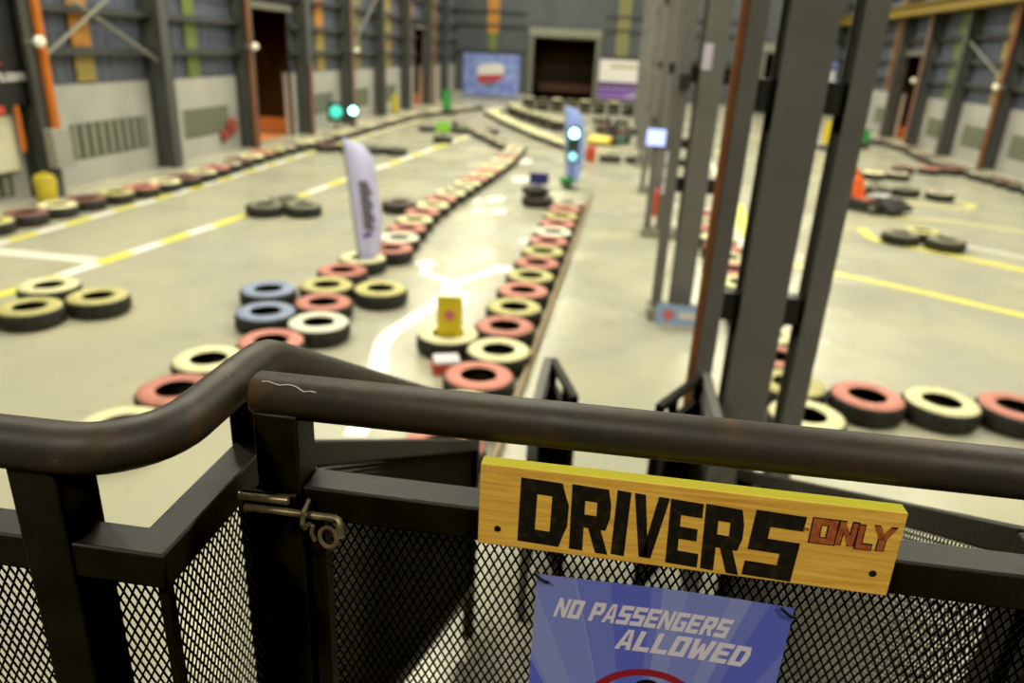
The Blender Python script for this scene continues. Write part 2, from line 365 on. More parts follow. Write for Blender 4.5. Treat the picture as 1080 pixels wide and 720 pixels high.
strip(st, .17, 'line_white', .003, 'painted_arrow')
strip(curve([(-1.84, 8.15), (-1.95, 8.6), (-2.25, 8.8), (-2.35, 9.15)]), .13, 'line_white', .0035, 'painted_arrow')
strip(curve([(-1.84, 8.15), (-1.78, 8.6), (-1.6, 8.95), (-1.45, 9.2)]), .15, 'line_white', .004, 'painted_arrow')
for x, y, r in ((-2.38, 9.28, .15), (-1.38, 9.32, .16)):
    MB().add([(x + r * math.cos(2 * PI * i / 20), y + r * 1.1 * math.sin(2 * PI * i / 20), .0045) for i in range(20)], [tuple(range(20))]).build('painted_arrow', 'line_white', fl)
for x, y, r, q in ((-2.36, 12.9, .12, 1.6), (-2.03, 13.0, .17, 1.6), (-2.25, 14.1, .18, 1.7), (-2.55, 13.8, .11, 1.6), (-1.25, 10.95, .12, 1.2), (-2.1, 16.6, .2, 2), (-2.4, 19.5, .2, 2.4)):
    MB().add([(x + r * math.cos(2 * PI * i / 20), y + r * q * math.sin(2 * PI * i / 20), PZ) for i in range(20)], [tuple(range(20))]).build('painted_mark', 'line_worn', fl)
strip([(2.0, 11.2), (3.15, 10.54), (4.0, 10.0), (5.03, 9.24), (6.3, 8.3)], .15, 'line_yellow')
strip(curve([(4.45, 13.9), (4.42, 13.2), (4.62, 12.75), (5.33, 12.3), (6.13, 11.63), (7.5, 10.5)]), .17, 'line_yellow')
strip([(4.9, 14.0), (6.4, 12.6), (7.6, 11.6)], .12, 'line_worn')
strip([(5.2, 15.2), (6.6, 15.3), (7.9, 14.4), (9.2, 13.4)], .16, 'line_pale')
strip(curve([(4.9, 17.4), (6.0, 17.2), (7.2, 16.9), (7.75, 17.4), (7.5, 18.1)]), .2, 'line_pale')
strip([(2.21, 12.4), (2.3, 13.6), (2.5, 15.5)], .22, 'line_yellow')
strip([(1.9, 9.8), (2.4, 16.), (2.6, 22.)], .12, 'line_worn', .0026)
strip([(3.0, 24.), (4.5, 30.), (7.5, 32.)], .15, 'line_pale')
# low brown board holding the centre row of tires
cb = MB().bar((-.655, 4.0, .045), (-.455, 15.3, .045), .03, .09).build('curb_strip', 'curb'); tag(cb, 'long low brown board along the right side of the centre tire row', 'board')

# ------------------------------------------------------------------ walls
XL, XR, YB, HT = -9.7, 11.2, 44., 9.
def clad_sheet(b, fixed, a0, a1, z0, z1, axis, mi=0, depth=.03, pitch=.3):
    """ribbed sheet: a trapezoid profile repeated along a"""
    n = max(1, int((a1 - a0) / pitch)); p = (a1 - a0) / n; pr = []
    for i in range(n):
        s0 = a0 + i * p; pr += [(s0, 0), (s0 + p * .55, 0), (s0 + p * .65, depth), (s0 + p * .9, depth)]
    pr.append((a1, 0)); vs = []
    for s0, d in pr:
        for z in (z0, z1): vs.append((fixed[0] + fixed[1] * d, s0, z) if axis == 'y' else (s0, fixed[0] + fixed[1] * d, z))
    b.add(vs, [(2 * i, 2 * i + 1, 2 * i + 3, 2 * i + 2) for i in range(len(pr) - 1)], mi)
def side_wall(name, x, inward, ys, doors, y0, y1, doortop):
    """block wall below, ribbed cladding above, openings at doors"""
    b = MB(); cuts = sorted(doors); e = y0; segs = []
    for d0, d1 in cuts: segs.append((e, d0)); e = d1
    segs.append((e, y1))
    for s0, s1 in segs:
        xa, xb = (x - .2, x) if inward > 0 else (x, x + .2)
        b.box(xa, xb, s0, s1, 0, 1.75, 0)
        clad_sheet(b, (x - inward * .06, inward), s0, s1, 1.75, doortop, 'y', 1)
    clad_sheet(b, (x - inward * .06, inward), y0, y1, doortop, HT, 'y', 1)
    w = struct(b.build(name, ['conc_white', 'clad']))
    g = MB()
    for z in (2.31, 3.0, 3.75, 4.6, 5.6, 6.8):
        for s0, s1 in (segs if z < doortop else [(y0, y1)]):
            gg = MB().box(min(x + inward * .0, x + inward * .16), max(x + inward * .0, x + inward * .16), s0, s1, z - .06, z + .06); gg.build('girt', 'girt', w)
    return w
LCOL = [11.35 + 3.66 * k for k in range(9)]
LDOOR = [(19.15, 21.75), (35.3, 37.0)]
wl = side_wall('wall_left', XL, 1, LCOL, LDOOR, 6., YB, 3.38)
RDOOR = [(31.2, 33.8)]
wr = side_wall('wall_right', XR, -1, [], RDOOR, 8., YB, 3.2)
# back wall with two openings
b = MB(); BD = [(-5.2, -1.75), (7.35, 8.4)]; e = -9.9
for d0, d1 in BD + [(11.4, 11.4)]:
    b.box(e, d0, YB, YB + .2, 0, .35, 0); clad_sheet(b, (YB + .05, -1), e, d0, .35, 3.4, 'x', 1); e = d1
clad_sheet(b, (YB + .05, -1), -9.9, 11.4, 3.4, HT, 'x', 1)
wb = struct(b.build('wall_back', ['conc_white', 'clad_back']))
for z in (2.55, 3.9, 4.6): 
    MB().box(-9.7, -5.65, YB - .1, YB, z - .05, z + .05).build('girt', 'girt', wb); MB().box(-1.3, 7.2, YB - .1, YB, z - .05, z + .05).build('girt', 'girt', wb); MB().box(8.6, 11.2, YB - .1, YB, z - .05, z + .05).build('girt', 'girt', wb)
# coloured translucent stripes on the cladding
def stripe(w, x, inward, y0, y1, z0, z1, m): MB().box(min(x, x + inward * .03), max(x, x + inward * .03), y0, y1, z0, z1).build('color_stripe', m, w)
stripe(wl, XL - .02, 1, 12.78, 13.28, 1.8, 2.25, 'st_yellow'); stripe(wl, XL - .02, 1, 12.78, 13.28, 2.38, 9, 'st_orange')
stripe(wl, XL - .02, 1, 16.42, 16.88, 1.78, 9, 'st_green'); stripe(wl, XL - .02, 1, 23.85, 24.5, 1.78, 2.9, 'st_yellow'); stripe(wl, XL - .02, 1, 23.85, 24.5, 2.9, 9, 'st_orange')
stripe(wl, XL - .02, 1, 27.2, 28.1, 1.78, 9, 'st_olive'); stripe(wl, XL - .02, 1, 31., 31.8, 1.78, 9, 'st_yellow'); stripe(wl, XL - .02, 1, 38.2, 39., 1.78, 9, 'st_olive'); stripe(wl, XL - .02, 1, 34.4, 35.1, 3.5, 9, 'st_orange')
for y0, y1, m in ((25.3, 25.9, 'st_yellow'), (28.9, 29.5, 'st_green'), (35.1, 36.1, 'st_olive'), (21.4, 22.0, 'st_green')): stripe(wr, XR + .02, -1, y0, y1, 1.8, 9, m)
stripe(wr, XR + .02, -1, 34.6, 35.2, 2.8, 9, 'st_orange'); stripe(wr, XR + .02, -1, 31.6, 32.2, 3.6, 9, 'st_orange')
MB().box(-7.85, -7.2, YB - .03, YB + .02, 3.5, HT).build('color_stripe', 'st_orange', wb); MB().box(-7.75, -7.3, YB - .03, YB + .02, 2.5, 3.5).build('color_stripe', 'st_green', wb); MB().box(-.7, 0, YB - .03, YB + .02, 2.5, HT).build('color_stripe', 'st_olive', wb)
# louvred vents in the block wall
def louver(w, x, inward, y0, y1, z0=.47, z1=1.08):
    x0 = x - .02 if inward > 0 else x - .03
    f = MB().box(min(x, x + inward * .012), max(x, x + inward * .012), y0, y1, z0, z1).build('louver_vent', 'louver_dark', w); s = MB(); n = max(4, int((y1 - y0) / .24)); p = (y1 - y0) / n
    for i in range(n): s.box(min(x + inward * .01, x + inward * .05), max(x + inward * .01, x + inward * .018), y0 + i * p + p * .2, y0 + i * p + p * .7, z0 + .02, z1 - .02)
    s.build('slat', 'louver', f)
louver(wl, XL, 1, 12.36, 14.6); louver(wl, XL, 1, 16.0, 18.0); louver(wl, XL, 1, 23.0, 25.1); louver(wl, XL, 1, 26.8, 28.8); louver(wl, XL, 1, 30.5, 32.4); louver(wl, XL, 1, 9.4, 10.85, .1, .45)
louver(wr, XR, -1, 25.05, 27.2); louver(wr, XR, -1, 28.5, 30.3); louver(wr, XR, -1, 21.6, 23.9); louver(wr, XR, -1, 34.7, 36.5)
# wall columns
def wall_column(x, y, inward, label, m='colw'):
    c = struct(empty('wall_column', (x, y, 0)), label, 'column'); s = inward
    MB().box(min(0, s * .02), max(0, s * .02), -.15, .15, 0, HT).build('flange', m, c); MB().box(min(s * .38, s * .4), max(s * .38, s * .4), -.15, .15, 0, HT).build('flange', m, c)
    MB().box(min(s * .02, s * .38), max(s * .02, s * .38), -.012, .012, 0, HT).build('web', m, c)
    return c
for i, y in enumerate(LCOL): wall_column(XL + .01, y, 1, f'grey steel wall column, {ordinal(i + 1)} from the left along the left wall')
for i, y in enumerate((21.2, 24.55, 27.85, 31.0, 34.0, 38.)): wall_column(XR - .01, y, -1, f'grey steel wall column, {ordinal(i + 1)} from the right edge along the right wall')
# wall braces
def brace(w, a, b_): MB().tube([a, b_], .03, 10).build('brace', 'brace', w)
brace(wl, (-9.38, 13.6, 3.27), (-9.38, 11.5, 2.15)); brace(wl, (-9.42, 12.4, 3.2), (-9.42, 14.85, 2.15)); brace(wl, (-9.38, 26.2, 2.5), (-9.38, 29.0, 4.2))
brace(wr, (10.95, 28.0, 3.7), (10.95, 24.5, 2.4))
# crane rail on the right wall
cr = struct(MB().box(10.55, 10.75, 9, YB, 4.62, 4.98).box(10.42, 10.88, 9, YB, 4.6, 4.64).box(10.42, 10.88, 9, YB, 4.96, 5.0).build('crane_beam', 'crane'), 'yellow crane rail beam high along the right wall', 'beam')
# door openings, each a recess behind its wall
def recess_side(name, x, out, y0, y1, h, label):
    d = struct(empty(name, (x, (y0 + y1) / 2, 0)), label, 'doorway'); w = (y1 - y0) / 2; q = out * 3.0; xa, xb = min(out * .2, q), max(out * .2, q)
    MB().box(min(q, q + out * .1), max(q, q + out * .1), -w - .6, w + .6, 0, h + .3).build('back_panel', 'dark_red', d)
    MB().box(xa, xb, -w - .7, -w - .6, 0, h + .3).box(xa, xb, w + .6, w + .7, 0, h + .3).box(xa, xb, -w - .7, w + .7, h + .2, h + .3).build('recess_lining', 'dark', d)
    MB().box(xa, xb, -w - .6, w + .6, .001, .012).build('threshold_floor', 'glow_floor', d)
    for yy, jm in ((-w, 'rust_dull'), (w, 'dark')): MB().box(-.03, .03, yy - .05, yy + .05, 0, h).build('jamb', jm, d)
    MB().box(xa, xb, w + .57, w + .6, .012, .42).box(min(q - out * .02, q), max(q - out * .02, q), -w - .6, w + .6, .012, .32).build('glow_panel', 'glow_floor', d)  # orange glow put into the colour of these added low panels
    MB().box(-.16, .16, -w - .06, w + .06, h, h + .16).build('lintel', 'frame', d)
    MB().box(min(q * .8, q * .55), max(q * .8, q * .55), -w * .95, w * 1.1, 1.0, 1.75).build('dark_counter', 'black', d)
    li = bpy.data.lights.new('recess_light', 'POINT'); li.energy = 34; li.color = (1, .42, .12); li.shadow_soft_size = .25
    lo = bpy.data.objects.new('recess_light', li); C.objects.link(lo); lo.location = (x + out * 1.0, (y0 + y1) / 2, .35)
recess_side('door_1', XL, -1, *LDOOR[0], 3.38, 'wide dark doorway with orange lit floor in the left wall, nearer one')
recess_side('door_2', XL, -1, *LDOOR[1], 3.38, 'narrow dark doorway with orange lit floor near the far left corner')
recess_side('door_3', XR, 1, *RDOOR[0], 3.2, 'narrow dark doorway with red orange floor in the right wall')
def recess_back(name, x0, x1, h, label):
    d = struct(empty(name, ((x0 + x1) / 2, YB, 0)), label, 'doorway'); w = (x1 - x0) / 2
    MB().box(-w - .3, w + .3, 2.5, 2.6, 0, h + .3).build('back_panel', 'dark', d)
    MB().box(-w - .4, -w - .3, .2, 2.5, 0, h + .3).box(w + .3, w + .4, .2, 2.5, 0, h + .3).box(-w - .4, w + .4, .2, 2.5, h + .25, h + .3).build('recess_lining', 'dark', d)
    MB().box(-w * .9, w * .9, 1.6, 1.7, .5, 1.0).build('rail_panel', 'dark_red', d)
    for s in (-1, 1): MB().box(min(s * w, s * (w + .28)), max(s * w, s * (w + .28)), -.14, .1, 0, h + .45).build('jamb', 'frame', d)
    MB().box(-w - .28, w + .28, -.2, .1, h, h + .42).build('shutter_housing', 'shutter', d)
    MB().box(-w, w, -.02, .04, h - .1, h).build('shutter_edge', 'frame', d)
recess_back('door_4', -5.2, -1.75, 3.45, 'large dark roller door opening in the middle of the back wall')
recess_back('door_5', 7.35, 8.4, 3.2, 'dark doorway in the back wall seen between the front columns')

# ------------------------------------------------------------------ centre colonnade of laced columns
def colonnade(y, label):
    c = struct(empty('steel_column', (0, y, 0)), label, 'column')
    def leg(x0, x1, d):
        xm = (x0 + x1) / 2; g = MB(); t = .012
        g.box(x0, x1, -d / 2, -d / 2 + t, .13, HT); g.box(x0, x1, d / 2 - t, d / 2, .13, HT); g.box(xm - .006, xm + .006, -d / 2 + t, d / 2 - t, .13, HT)
        g.build('leg', 'col', c)
    leg(.525, .625, .2); leg(.715, .94, .24); leg(1.045, 1.15, .2)
    for z in (1.47, 2.55, 3.7, 5.): MB().box(.56, 1.11, -.05, .05, z - .075, z + .075).build('batten', 'black', c)
    MB().box(.48, 1.2, -.2, .2, 0, .13).build('base_plinth', 'tread_steel', c)
    return c
for i in range(9):
    y = 3.95 + 4.03 * i
    cc = colonnade(y, f'grey three-legged steel column, {ordinal(i + 1)} from the near end of the centre colonnade')
pp = MB().tube([(.512, 3.84, .14), (.512, 3.84, 8.9)], .02, 12).build('conduit_pipe', 'rust'); tag(pp, 'rusty orange pipe up the left edge of the nearest centre column', 'pipe')
# ------------------------------------------------------------------ pipes, boxes and panels on the left wall
def pipe(x, y, z0, z1, r, m, label):
    p = MB().tube([(x, y, z0), (x, y, z1)], r, 14).build('wall_pipe', m); tag(p, label, 'pipe'); return p
pipe(-9.2, 11.42, 1.12, 8.8, .07, 'orange', 'bright orange pipe running up the column beside the black banner')
pipe(-9.22, 18.46, 0, 8.8, .055, 'rust', 'brown orange pipe on the column just before the wide left doorway'); pipe(-9.22, 22.2, 0, 2.0, .06, 'rust_dull', 'short brown pipe just past the wide left doorway')
pipe(-9.22, 25.85, 0, 8.8, .055, 'rust_dull', 'brown pipe on the wall column beside the bright green signal')
pipe(-9.22, 37.3, 0, 8.8, .06, 'rust', 'brown orange pipe right of the narrow doorway near the far corner')
pipe(-9.5, 11.0, .8, 1.5, .04, 'orange', 'short orange red pipe above the yellow container by the left wall')
pipe(10.72, 24.35, 0, 8.8, .06, 'rust', 'rusty pipe up the right wall column with the diagonal brace'); pipe(10.72, 30.85, 0, 8.8, .055, 'rust_dull', 'brown pipe beside the narrow doorway in the right wall'); pipe(10.72, 34.15, 1.8, 8.8, .06, 'rust', 'orange brown pipe on the right wall beyond the doorway')
o = MB().box(-9.27, -9.1, 11.2, 11.62, .52, 1.14).build('junction_box', 'gray_box', bevel=.01); tag(o, 'grey metal box at the foot of the bright orange pipe', 'box')
def lamp(x, y, z, s, label):
    r = empty('wall_lamp', (x, y, z)); tag(r, label, 'lamp', None)
    MB().bar((-s * .2, 0, 0), (0, 0, 0), .04, .04).build('bracket', 'gray_box', r); MB().ball((s * .05, 0, 0), .085).build('globe', 'lamp', r)
lamp(-9.08, 11.18, 2.47, 1, 'small round pale lamp beside the black banner'); lamp(-9.08, 18.36, 2.47, 1, 'small round pale lamp left of the wide dark doorway'); lamp(-9.08, 25.7, 2.43, 1, 'small round pale lamp above the green signal column')
lamp(10.58, 24.2, 2.34, -1, 'small round pale lamp at the foot of the right wall brace'); lamp(10.58, 30.8, 2.32, -1, 'small round pale lamp by the right wall doorway')
# black banner with writing
bn = empty('wall_banner', (-9.5, 9.9, 0)); tag(bn, 'black cloth banner with white web address on the left wall', 'banner')
MB().box(-.01, .01, -1.6, 1.45, 1.5, 4.2).build('cloth', 'banner', bn)
MB().bar((.02, -.8, 2.3), (.02, .95, 2.12), .006, .03).build('red_stroke', 'red_print', bn)
tx = bpy.data.curves.new('lettering', 'FONT'); tx.body = 's.com'; tx.size = .23; tx.extrude = .002; tx.offset = .006; tx.align_x = 'RIGHT'; tx.materials.append(M['white_print'])
tmp = bpy.data.objects.new('lettering_outline', tx); C.objects.link(tmp); dg = bpy.context.evaluated_depsgraph_get()
to = bpy.data.objects.new('lettering', bpy.data.meshes.new_from_object(tmp.evaluated_get(dg))); bpy.data.objects.remove(tmp); C.objects.link(to); to.parent = bn; to.location = (.018, 1.40, 1.88); to.rotation_euler = (PI / 2, 0, PI / 2)
o = MB().box(-9.68, -9.6, 9.3, 10.98, .5, 1.34).build('notice_panel', 'cabinet', bevel=.01); tag(o, 'cream notice panel under the black banner', 'panel')
o = MB().box(-9.62, -9.45, 9.9, 10.72, 1.38, 1.52).build('red_box', 'red', bevel=.02); tag(o, 'small red box above the cream notice panel', 'box')
b = MB().lathe([(.0, 0), (.14, 0), (.17, .38), (.13, .46), (.05, .46), (.05, .5), (0, .5)], 20, closed=False); o = b.build('jerrycan', 'yellow', loc=(-9.15, 10.9, 0)); tag(o, 'yellow container on the floor against the left wall', 'container')
for k, (y, z, r) in enumerate(((17.62, .40, .14), (18.0, .58, .19))):
    o = MB().lathe([(0, -.05), (r, -.05), (r * 1.05, 0), (r, .05), (r * .5, .06), (0, .06)], 20, mx=Matrix.Translation((-9.62, y, z)) @ Matrix.Rotation(PI / 2, 4, 'Y'), closed=False).build('hose_reel', 'red_dull')
    tag(o, ('smaller lower' if k == 0 else 'larger upper') + ' red hose reel on the left wall near the doorway', 'hose reel')
o = MB().box(-9.3, -9.1, 30.4, 30.8, .05, .75).build('storage_bin', 'yellow', bevel=.02); tag(o, 'small yellow bin against the left wall near the far columns', 'bin')

# ------------------------------------------------------------------ tires
tire_src = {}
def tire_mesh(col):
    prof = [(.150, .01), (.165, .0), (.255, .0), (.283, .02), (.295, .05), (.295, .14), (.283, .17), (.255, .187), (.20, .195), (.165, .187), (.150, .175), (.20, .15), (.255, .14), (.265, .095), (.255, .05), (.20, .035)]
    mis = [0, 0, 0, 0, 0, 0, 1, 1, 1, 1, 0, 0, 0, 0, 0, 0]
    b = MB().lathe(prof, 36, mis=mis)
    # tread blocks round the rim
    for i in range(36):
        if i % 2 == 0:
            for z0, z1 in ((.045, .08), (.11, .145)): b.box(.293, .300, -.017, .017, z0, z1, 0, Matrix.Rotation(2 * PI * (i + .5) / 36, 4, 'Z'))
    return b
def tire(x, y, col, label, group=None, z=0.):
    if col not in tire_src:
        o = tire_mesh(col).build('tire', ['rubber', TIRE[col]], sharp=50); tire_src[col] = o
    else:
        o = tire_src[col].copy(); C.objects.link(o)
    o.location = (x, y, z); o.rotation_euler = (0, 0, random.randrange(4) * PI / 2); tag(o, label, "tire", group)
    return o
NAME = {'red': 'red painted', 'cream': 'cream painted', 'yellow': 'yellowish painted', 'white': 'white painted', 'blue': 'blue painted', 'maroon': 'maroon', 'olive': 'olive topped', 'dark': 'dark brown', 'pale': 'pale tan'}
# right-hand centre row, straight along the hall
cols = ['red', 'cream', 'red', 'cream', 'red', 'yellow', 'red', 'yellow', 'red', 'yellow', 'red', 'white', 'red', 'yellow', 'red', 'pale']
for i, c in enumerate(cols):
    tire(-.99 + .012 * i, 4.33 + .605 * i, c, f'{NAME[c]} tire, {ordinal(i + 1)} from the near end of the straight centre row', 'straight centre row of tires')
tire(-1.37, 6.38, 'cream', 'cream painted tire with a yellow sign board standing on it', 'straight centre row of tires')
# left-hand centre row
L = [(-3.2, 4.2, 'cream'), (-3.17, 4.72, 'red'), (-3.17, 5.3, 'cream'), (-2.93, 5.84, 'red'), (-2.78, 6.3, 'white'), (-2.88, 6.92, 'red')]
for i, (x, y, c) in enumerate(L): tire(x, y, c, f'{NAME[c]} tire, {ordinal(i + 1)} from the near end of the winding left row', 'winding row of tires left of centre')
tire(-3.27, 6.52, 'blue', 'nearer of the two blue painted tires beside the winding row', 'blue tires'); tire(-3.6, 7.2, 'blue', 'farther of the two blue painted tires beside the winding row', 'blue tires')
tire(-3.06, 7.52, 'yellow', 'yellowish tire behind the red one, left of the other yellowish tire', 'winding row of tires left of centre'); tire(-2.46, 7.56, 'yellow', 'yellowish tire standing out on the right side of the winding row', 'winding row of tires left of centre')
path = [(-3.1, 8.13), (-3.05, 8.72), (-2.88, 9.28), (-2.93, 9.88), (-2.98, 10.47), (-3.03, 11.07), (-3.06, 11.67), (-3.06, 12.27), (-3.04, 12.87), (-3.0, 13.47), (-2.96, 14.07), (-2.93, 14.67), (-2.9, 15.27), (-2.86, 15.87), (-2.83, 16.47), (-2.8, 17.07), (-2.78, 17.67), (-2.77, 18.27), (-2.77, 18.87), (-2.78, 19.47), (-2.8, 20.07), (-2.83, 20.67), (-2.87, 21.25)]
pc = ['red', 'cream', 'red', 'white', 'red', 'cream', 'red', 'cream', 'red', 'cream', 'pale', 'cream', 'red', 'cream', 'red', 'cream', 'pale', 'cream', 'red', 'pale', 'pale', 'cream', 'pale']
for i, ((x, y), c) in enumerate(zip(path, pc)): tire(x, y, c, f'{NAME[c]} tire, {ordinal(i + 1)} past the blue tires along the winding left row', 'winding row of tires left of centre')
tire(-3.62, 12.3, 'dark', 'dark brown tire lying alone just left of the winding row', 'winding row of tires left of centre')
p0, p1 = Vector((-3.25, 21.75)), Vector((-5.76, 27.3)); n = 10
for i in range(n):
    p = p0.lerp(p1, i / (n - 1)); c = ('pale', 'olive')[i % 2]
    tire(p.x, p.y, c, f'{NAME[c]} tire, {ordinal(i + 1)} beyond the bend at the far end of the winding row', 'tires bending away at the far left')
for i in range(4): tire(-6.35 + .61 * i, 25.1 + .12 * i, 'olive', f'dark olive tire, {ordinal(i + 1)} from the left in the short far row', 'short far row of tires on the left track')
for x, y, lb, c in ((-5.48, 6.05, 'nearest', 'yellow'), (-5.1, 6.5, 'right hand', 'yellow'), (-5.78, 6.68, 'farthest', 'cream')): tire(x, y, c, f'{lb} tire of the yellowish trio on the left dashed line', 'trio of tires on the left')
for x, y, lb in ((-5.6, 11.3, 'left hand'), (-5.03, 11.5, 'right hand'), (-5.48, 11.88, 'back')): tire(x, y, 'olive', f'{lb} tire of the dark olive trio on the left track', 'dark trio of tires')
for x, y, lb, c in ((4.8, 12.9, 'left hand', 'olive'), (5.38, 12.62, 'right hand', 'olive'), (5.2, 13.22, 'back', 'yellow')): tire(x, y, c, f'{lb} tire of the trio on the yellow line, right track', 'trio of tires on the right')
# row along the left wall
wallp = [(-8.5, 8.35), (-8.42, 9.55), (-8.38, 10.6), (-8.2, 11.7), (-8.13, 12.5), (-8.06, 13.4), (-8.2, 15.2), (-8.3, 17), (-8.22, 20), (-8.18, 25), (-8.13, 29.5), (-7.4, 33.2), (-6.6, 35.6)]
def along(pts, step):
    P = [Vector(p) for p in pts]; out = [P[0].copy()]; need = step
    for a, b_ in zip(P, P[1:]):
        d = (b_ - a).length; t = need
        while t <= d: out.append(a.lerp(b_, t / d)); t += step
        need = t - d
    return out
wc = ['red', 'yellow', 'maroon', 'cream', 'maroon', 'yellow', 'red', 'cream', 'maroon', 'cream', 'red', 'pale', 'maroon', 'cream']
for i, p in enumerate(along(wallp, .605)):
    c = wc[i % len(wc)] if i < 16 else ('pale', 'olive', 'cream', 'pale')[i % 4]
    tire(p.x, p.y, c, f'{NAME[c]} tire, {ordinal(i + 1)} from the left edge in the row along the left wall', 'row of tires along the left wall')
for i in range(4): tire(-7.55 + .605 * i, 18.95 + .06 * i, ('maroon', 'maroon', 'olive', 'olive')[i], f'dark tire, {ordinal(i + 1)} out from the left wall in the spur past the doorway', 'spur of tires off the left wall')
# right half of the hall
for i, (x, c) in enumerate(((2.26, 'red'), (2.85, 'cream'), (3.42, 'red'), (4.0, 'cream'))): tire(x, 5.92 + .04 * i, c, f'{NAME[c]} tire, {ordinal(i + 1)} rightward from the columns in the near right row', 'near right row of tires')
rc = ['cream', 'yellow', 'red', 'cream', 'red', 'yellow', 'cream', 'red', 'cream', 'red', 'cream', 'red', 'cream', 'red']
for i, c in enumerate(rc): tire(1.64 + (.0 if i else .0), 5.42 + .605 * i, c, f'{NAME[c]} tire, {ordinal(i + 1)} from the near end of the row behind the columns', 'row of tires behind the front columns')
def row(a, b_, cs, lab, grp):
    a, b_ = Vector(a), Vector(b_); n = max(2, int((b_ - a).length / .605) + 1)
    for i in range(n):
        p = a.lerp(b_, i / (n - 1)); c = cs[i % len(cs)]; tire(p.x, p.y, c, f'{NAME[c]} tire, {ordinal(i + 1)} ' + lab, grp)
row((6.5, 18.1), (7.2, 17.8), ['olive', 'pale'], 'from the left in the short black-sided row past the orange kart', 'short rows on the right track')
row((5.45, 18.0), (6.0, 18.0), ['pale', 'olive'], 'from the left in the pair just behind the orange kart', 'short rows on the right track')
row((6.6, 20.6), (7.25, 20.75), ['cream', 'pale'], 'from the left in the pale pair before the right wall spur', 'short rows on the right track')
row((7.85, 22.2), (9.35, 22.6), ['maroon', 'red', 'maroon'], 'from the left in the reddish spur off the right wall row', 'spur of tires off the right wall')
for i, p in enumerate(along([(8.97, 31.2), (9.9, 29.9), (10.05, 28.1), (9.68, 25.8), (9.6, 24.4), (9.62, 22.9), (9.75, 21.5), (9.95, 19.9), (10.1, 17.5)], .605)):
    c = ('pale', 'olive', 'maroon', 'olive')[i % 4]; tire(p.x, p.y, c, f'{NAME[c]} tire, {ordinal(i + 1)} from the far end of the row along the right wall', 'row of tires along the right wall')
# far end: pale curved row, and stacked walls of tires behind it
for i, p in enumerate(along([(-5.5, 34.4), (-5.6, 32.7), (-5.05, 31.4), (-4.3, 29.2), (-3.5, 27.2), (-2.6, 25.0), (-1.85, 23.4), (-1.2, 22.0)], .605)):
    tire(p.x, p.y, 'cream', f'cream tire, {ordinal(i + 1)} from the far end of the pale curved row', 'pale curved row before the back wall')
for i, p in enumerate(along([(-5.0, 35.4), (-4.6, 33.4), (-3.7, 31.2), (-2.75, 29.2), (-2.05, 27.6)], .66)):
    for k in range(2): c = ('olive', 'cream')[(i + k) % 2]; tire(p.x, p.y, c, f'{("lower", "upper")[k]} {NAME[c]} tire, {ordinal(i + 1)} stack from the back of the curved stacked wall', 'curved wall of stacked tires', .197 * k)
for i in range(9):
    for k in range(3): c = ('cream', 'olive')[(i + k) % 2]; tire(-4.3 + .68 * i - .2, 37.3, c, f'{("lowest", "middle", "topmost")[k]} {NAME[c]} tire, {ordinal(i + 1)} stack from the left before the roller door', 'straight wall of stacked tires', .197 * k)
row((-.2, 20.55), (1.9, 20.8), ['olive'], 'rightward from the red box in the dark low row', 'dark low row by the far columns')
row((-.9, 32.3), (.0, 32.3), ['dark', 'olive'], 'from the left in the short row beside the far columns', 'short row by the far columns')
o = MB().box(-.86, -.60, 20.3, 20.56, 0, .40).build('red_barrier_block', 'red', bevel=.05); tag(o, 'red block at the left end of the dark low tire row', 'barrier block')

# ------------------------------------------------------------------ sign posts standing in tires
def marker(x, y, tc, board_m, w, h, z0, label, post='black', stick=None, ry=0., ttag=None):
    if tc: tire(x, y, tc, ttag, 'tires carrying marker signs')
    r = empty('marker_sign', (x, y, 0), ry); tag(r, label, 'sign')
    zb = .0
    MB().tube([(0, .02, zb), (0, .02, z0 + h * .6)], .022, 10).build('post', post, r); MB().lathe([(0, 0), (.12, 0), (.12, .03), (.03, .05), (0, .05)], 18, (0, .02, zb), closed=False).build('foot_plate', post, r)
    MB().box(-w / 2, w / 2, -.012, .0, z0, z0 + h).build('board', board_m, r, bevel=.004)
    return r
r = marker(-1.40, 6.33, None, 'yellow_board', .235, .40, .17, 'yellow sign board with a pink disc standing on the near cream tire', ry=.12)
b = MB().lathe([(0, 0), (.05, 0), (.05, .004), (0, .004)], 24, mx=Matrix.Translation((.0, -.0125, .385)) @ Matrix.Rotation(PI / 2, 4, 'X'), closed=False); b.build('pink_disc', 'pink', r)
marker(-1.40, 13.75, 'dark', 'navy', .36, .21, .40, 'navy blue sign on a dark post standing in a dark tire', ttag='dark tire under the navy blue sign, beside the straight centre row')
b = MB().ball((-1.44, 13.62, .30), .17, 16, 0, (1.6, .8, .62)); o = b.build('sandbag', 'black'); tag(o, 'black sandbag lying on the dark tire under the navy sign', 'sandbag')
marker(-5.23, 22.3, 'dark', 'lime', .42, .3, .3, 'lime green marker board in a dark tire on the left track', ttag='dark tire under the lime green marker board')
marker(-7.35, 32.0, 'dark', 'green', .35, .75, .2, 'green marker board in a dark tire near the far left corner', ttag='dark tire under the green marker near the far left corner')
marker(8.5, 28.6, 'dark', 'green', .5, .5, .15, 'green marker board in a dark tire near the right doorway', ttag='dark tire under the green marker near the right doorway')
marker(7.0, 27.3, 'pale', 'yellow_board', .3, .75, .2, 'yellow marker board seen through the gap between the front columns', ttag='pale tire under the yellow marker seen between the columns')
bx = empty('tool_box', (-1.33, 5.92, 0), .35); tag(bx, 'red box with a white lid lying against the near cream tire', 'box')
MB().box(-.13, .13, -.1, .1, 0, .1).build('body', 'red', bx, bevel=.012); MB().box(-.115, .115, -.095, .1, .1, .135).build('lid', 'box_white', bx, bevel=.012)

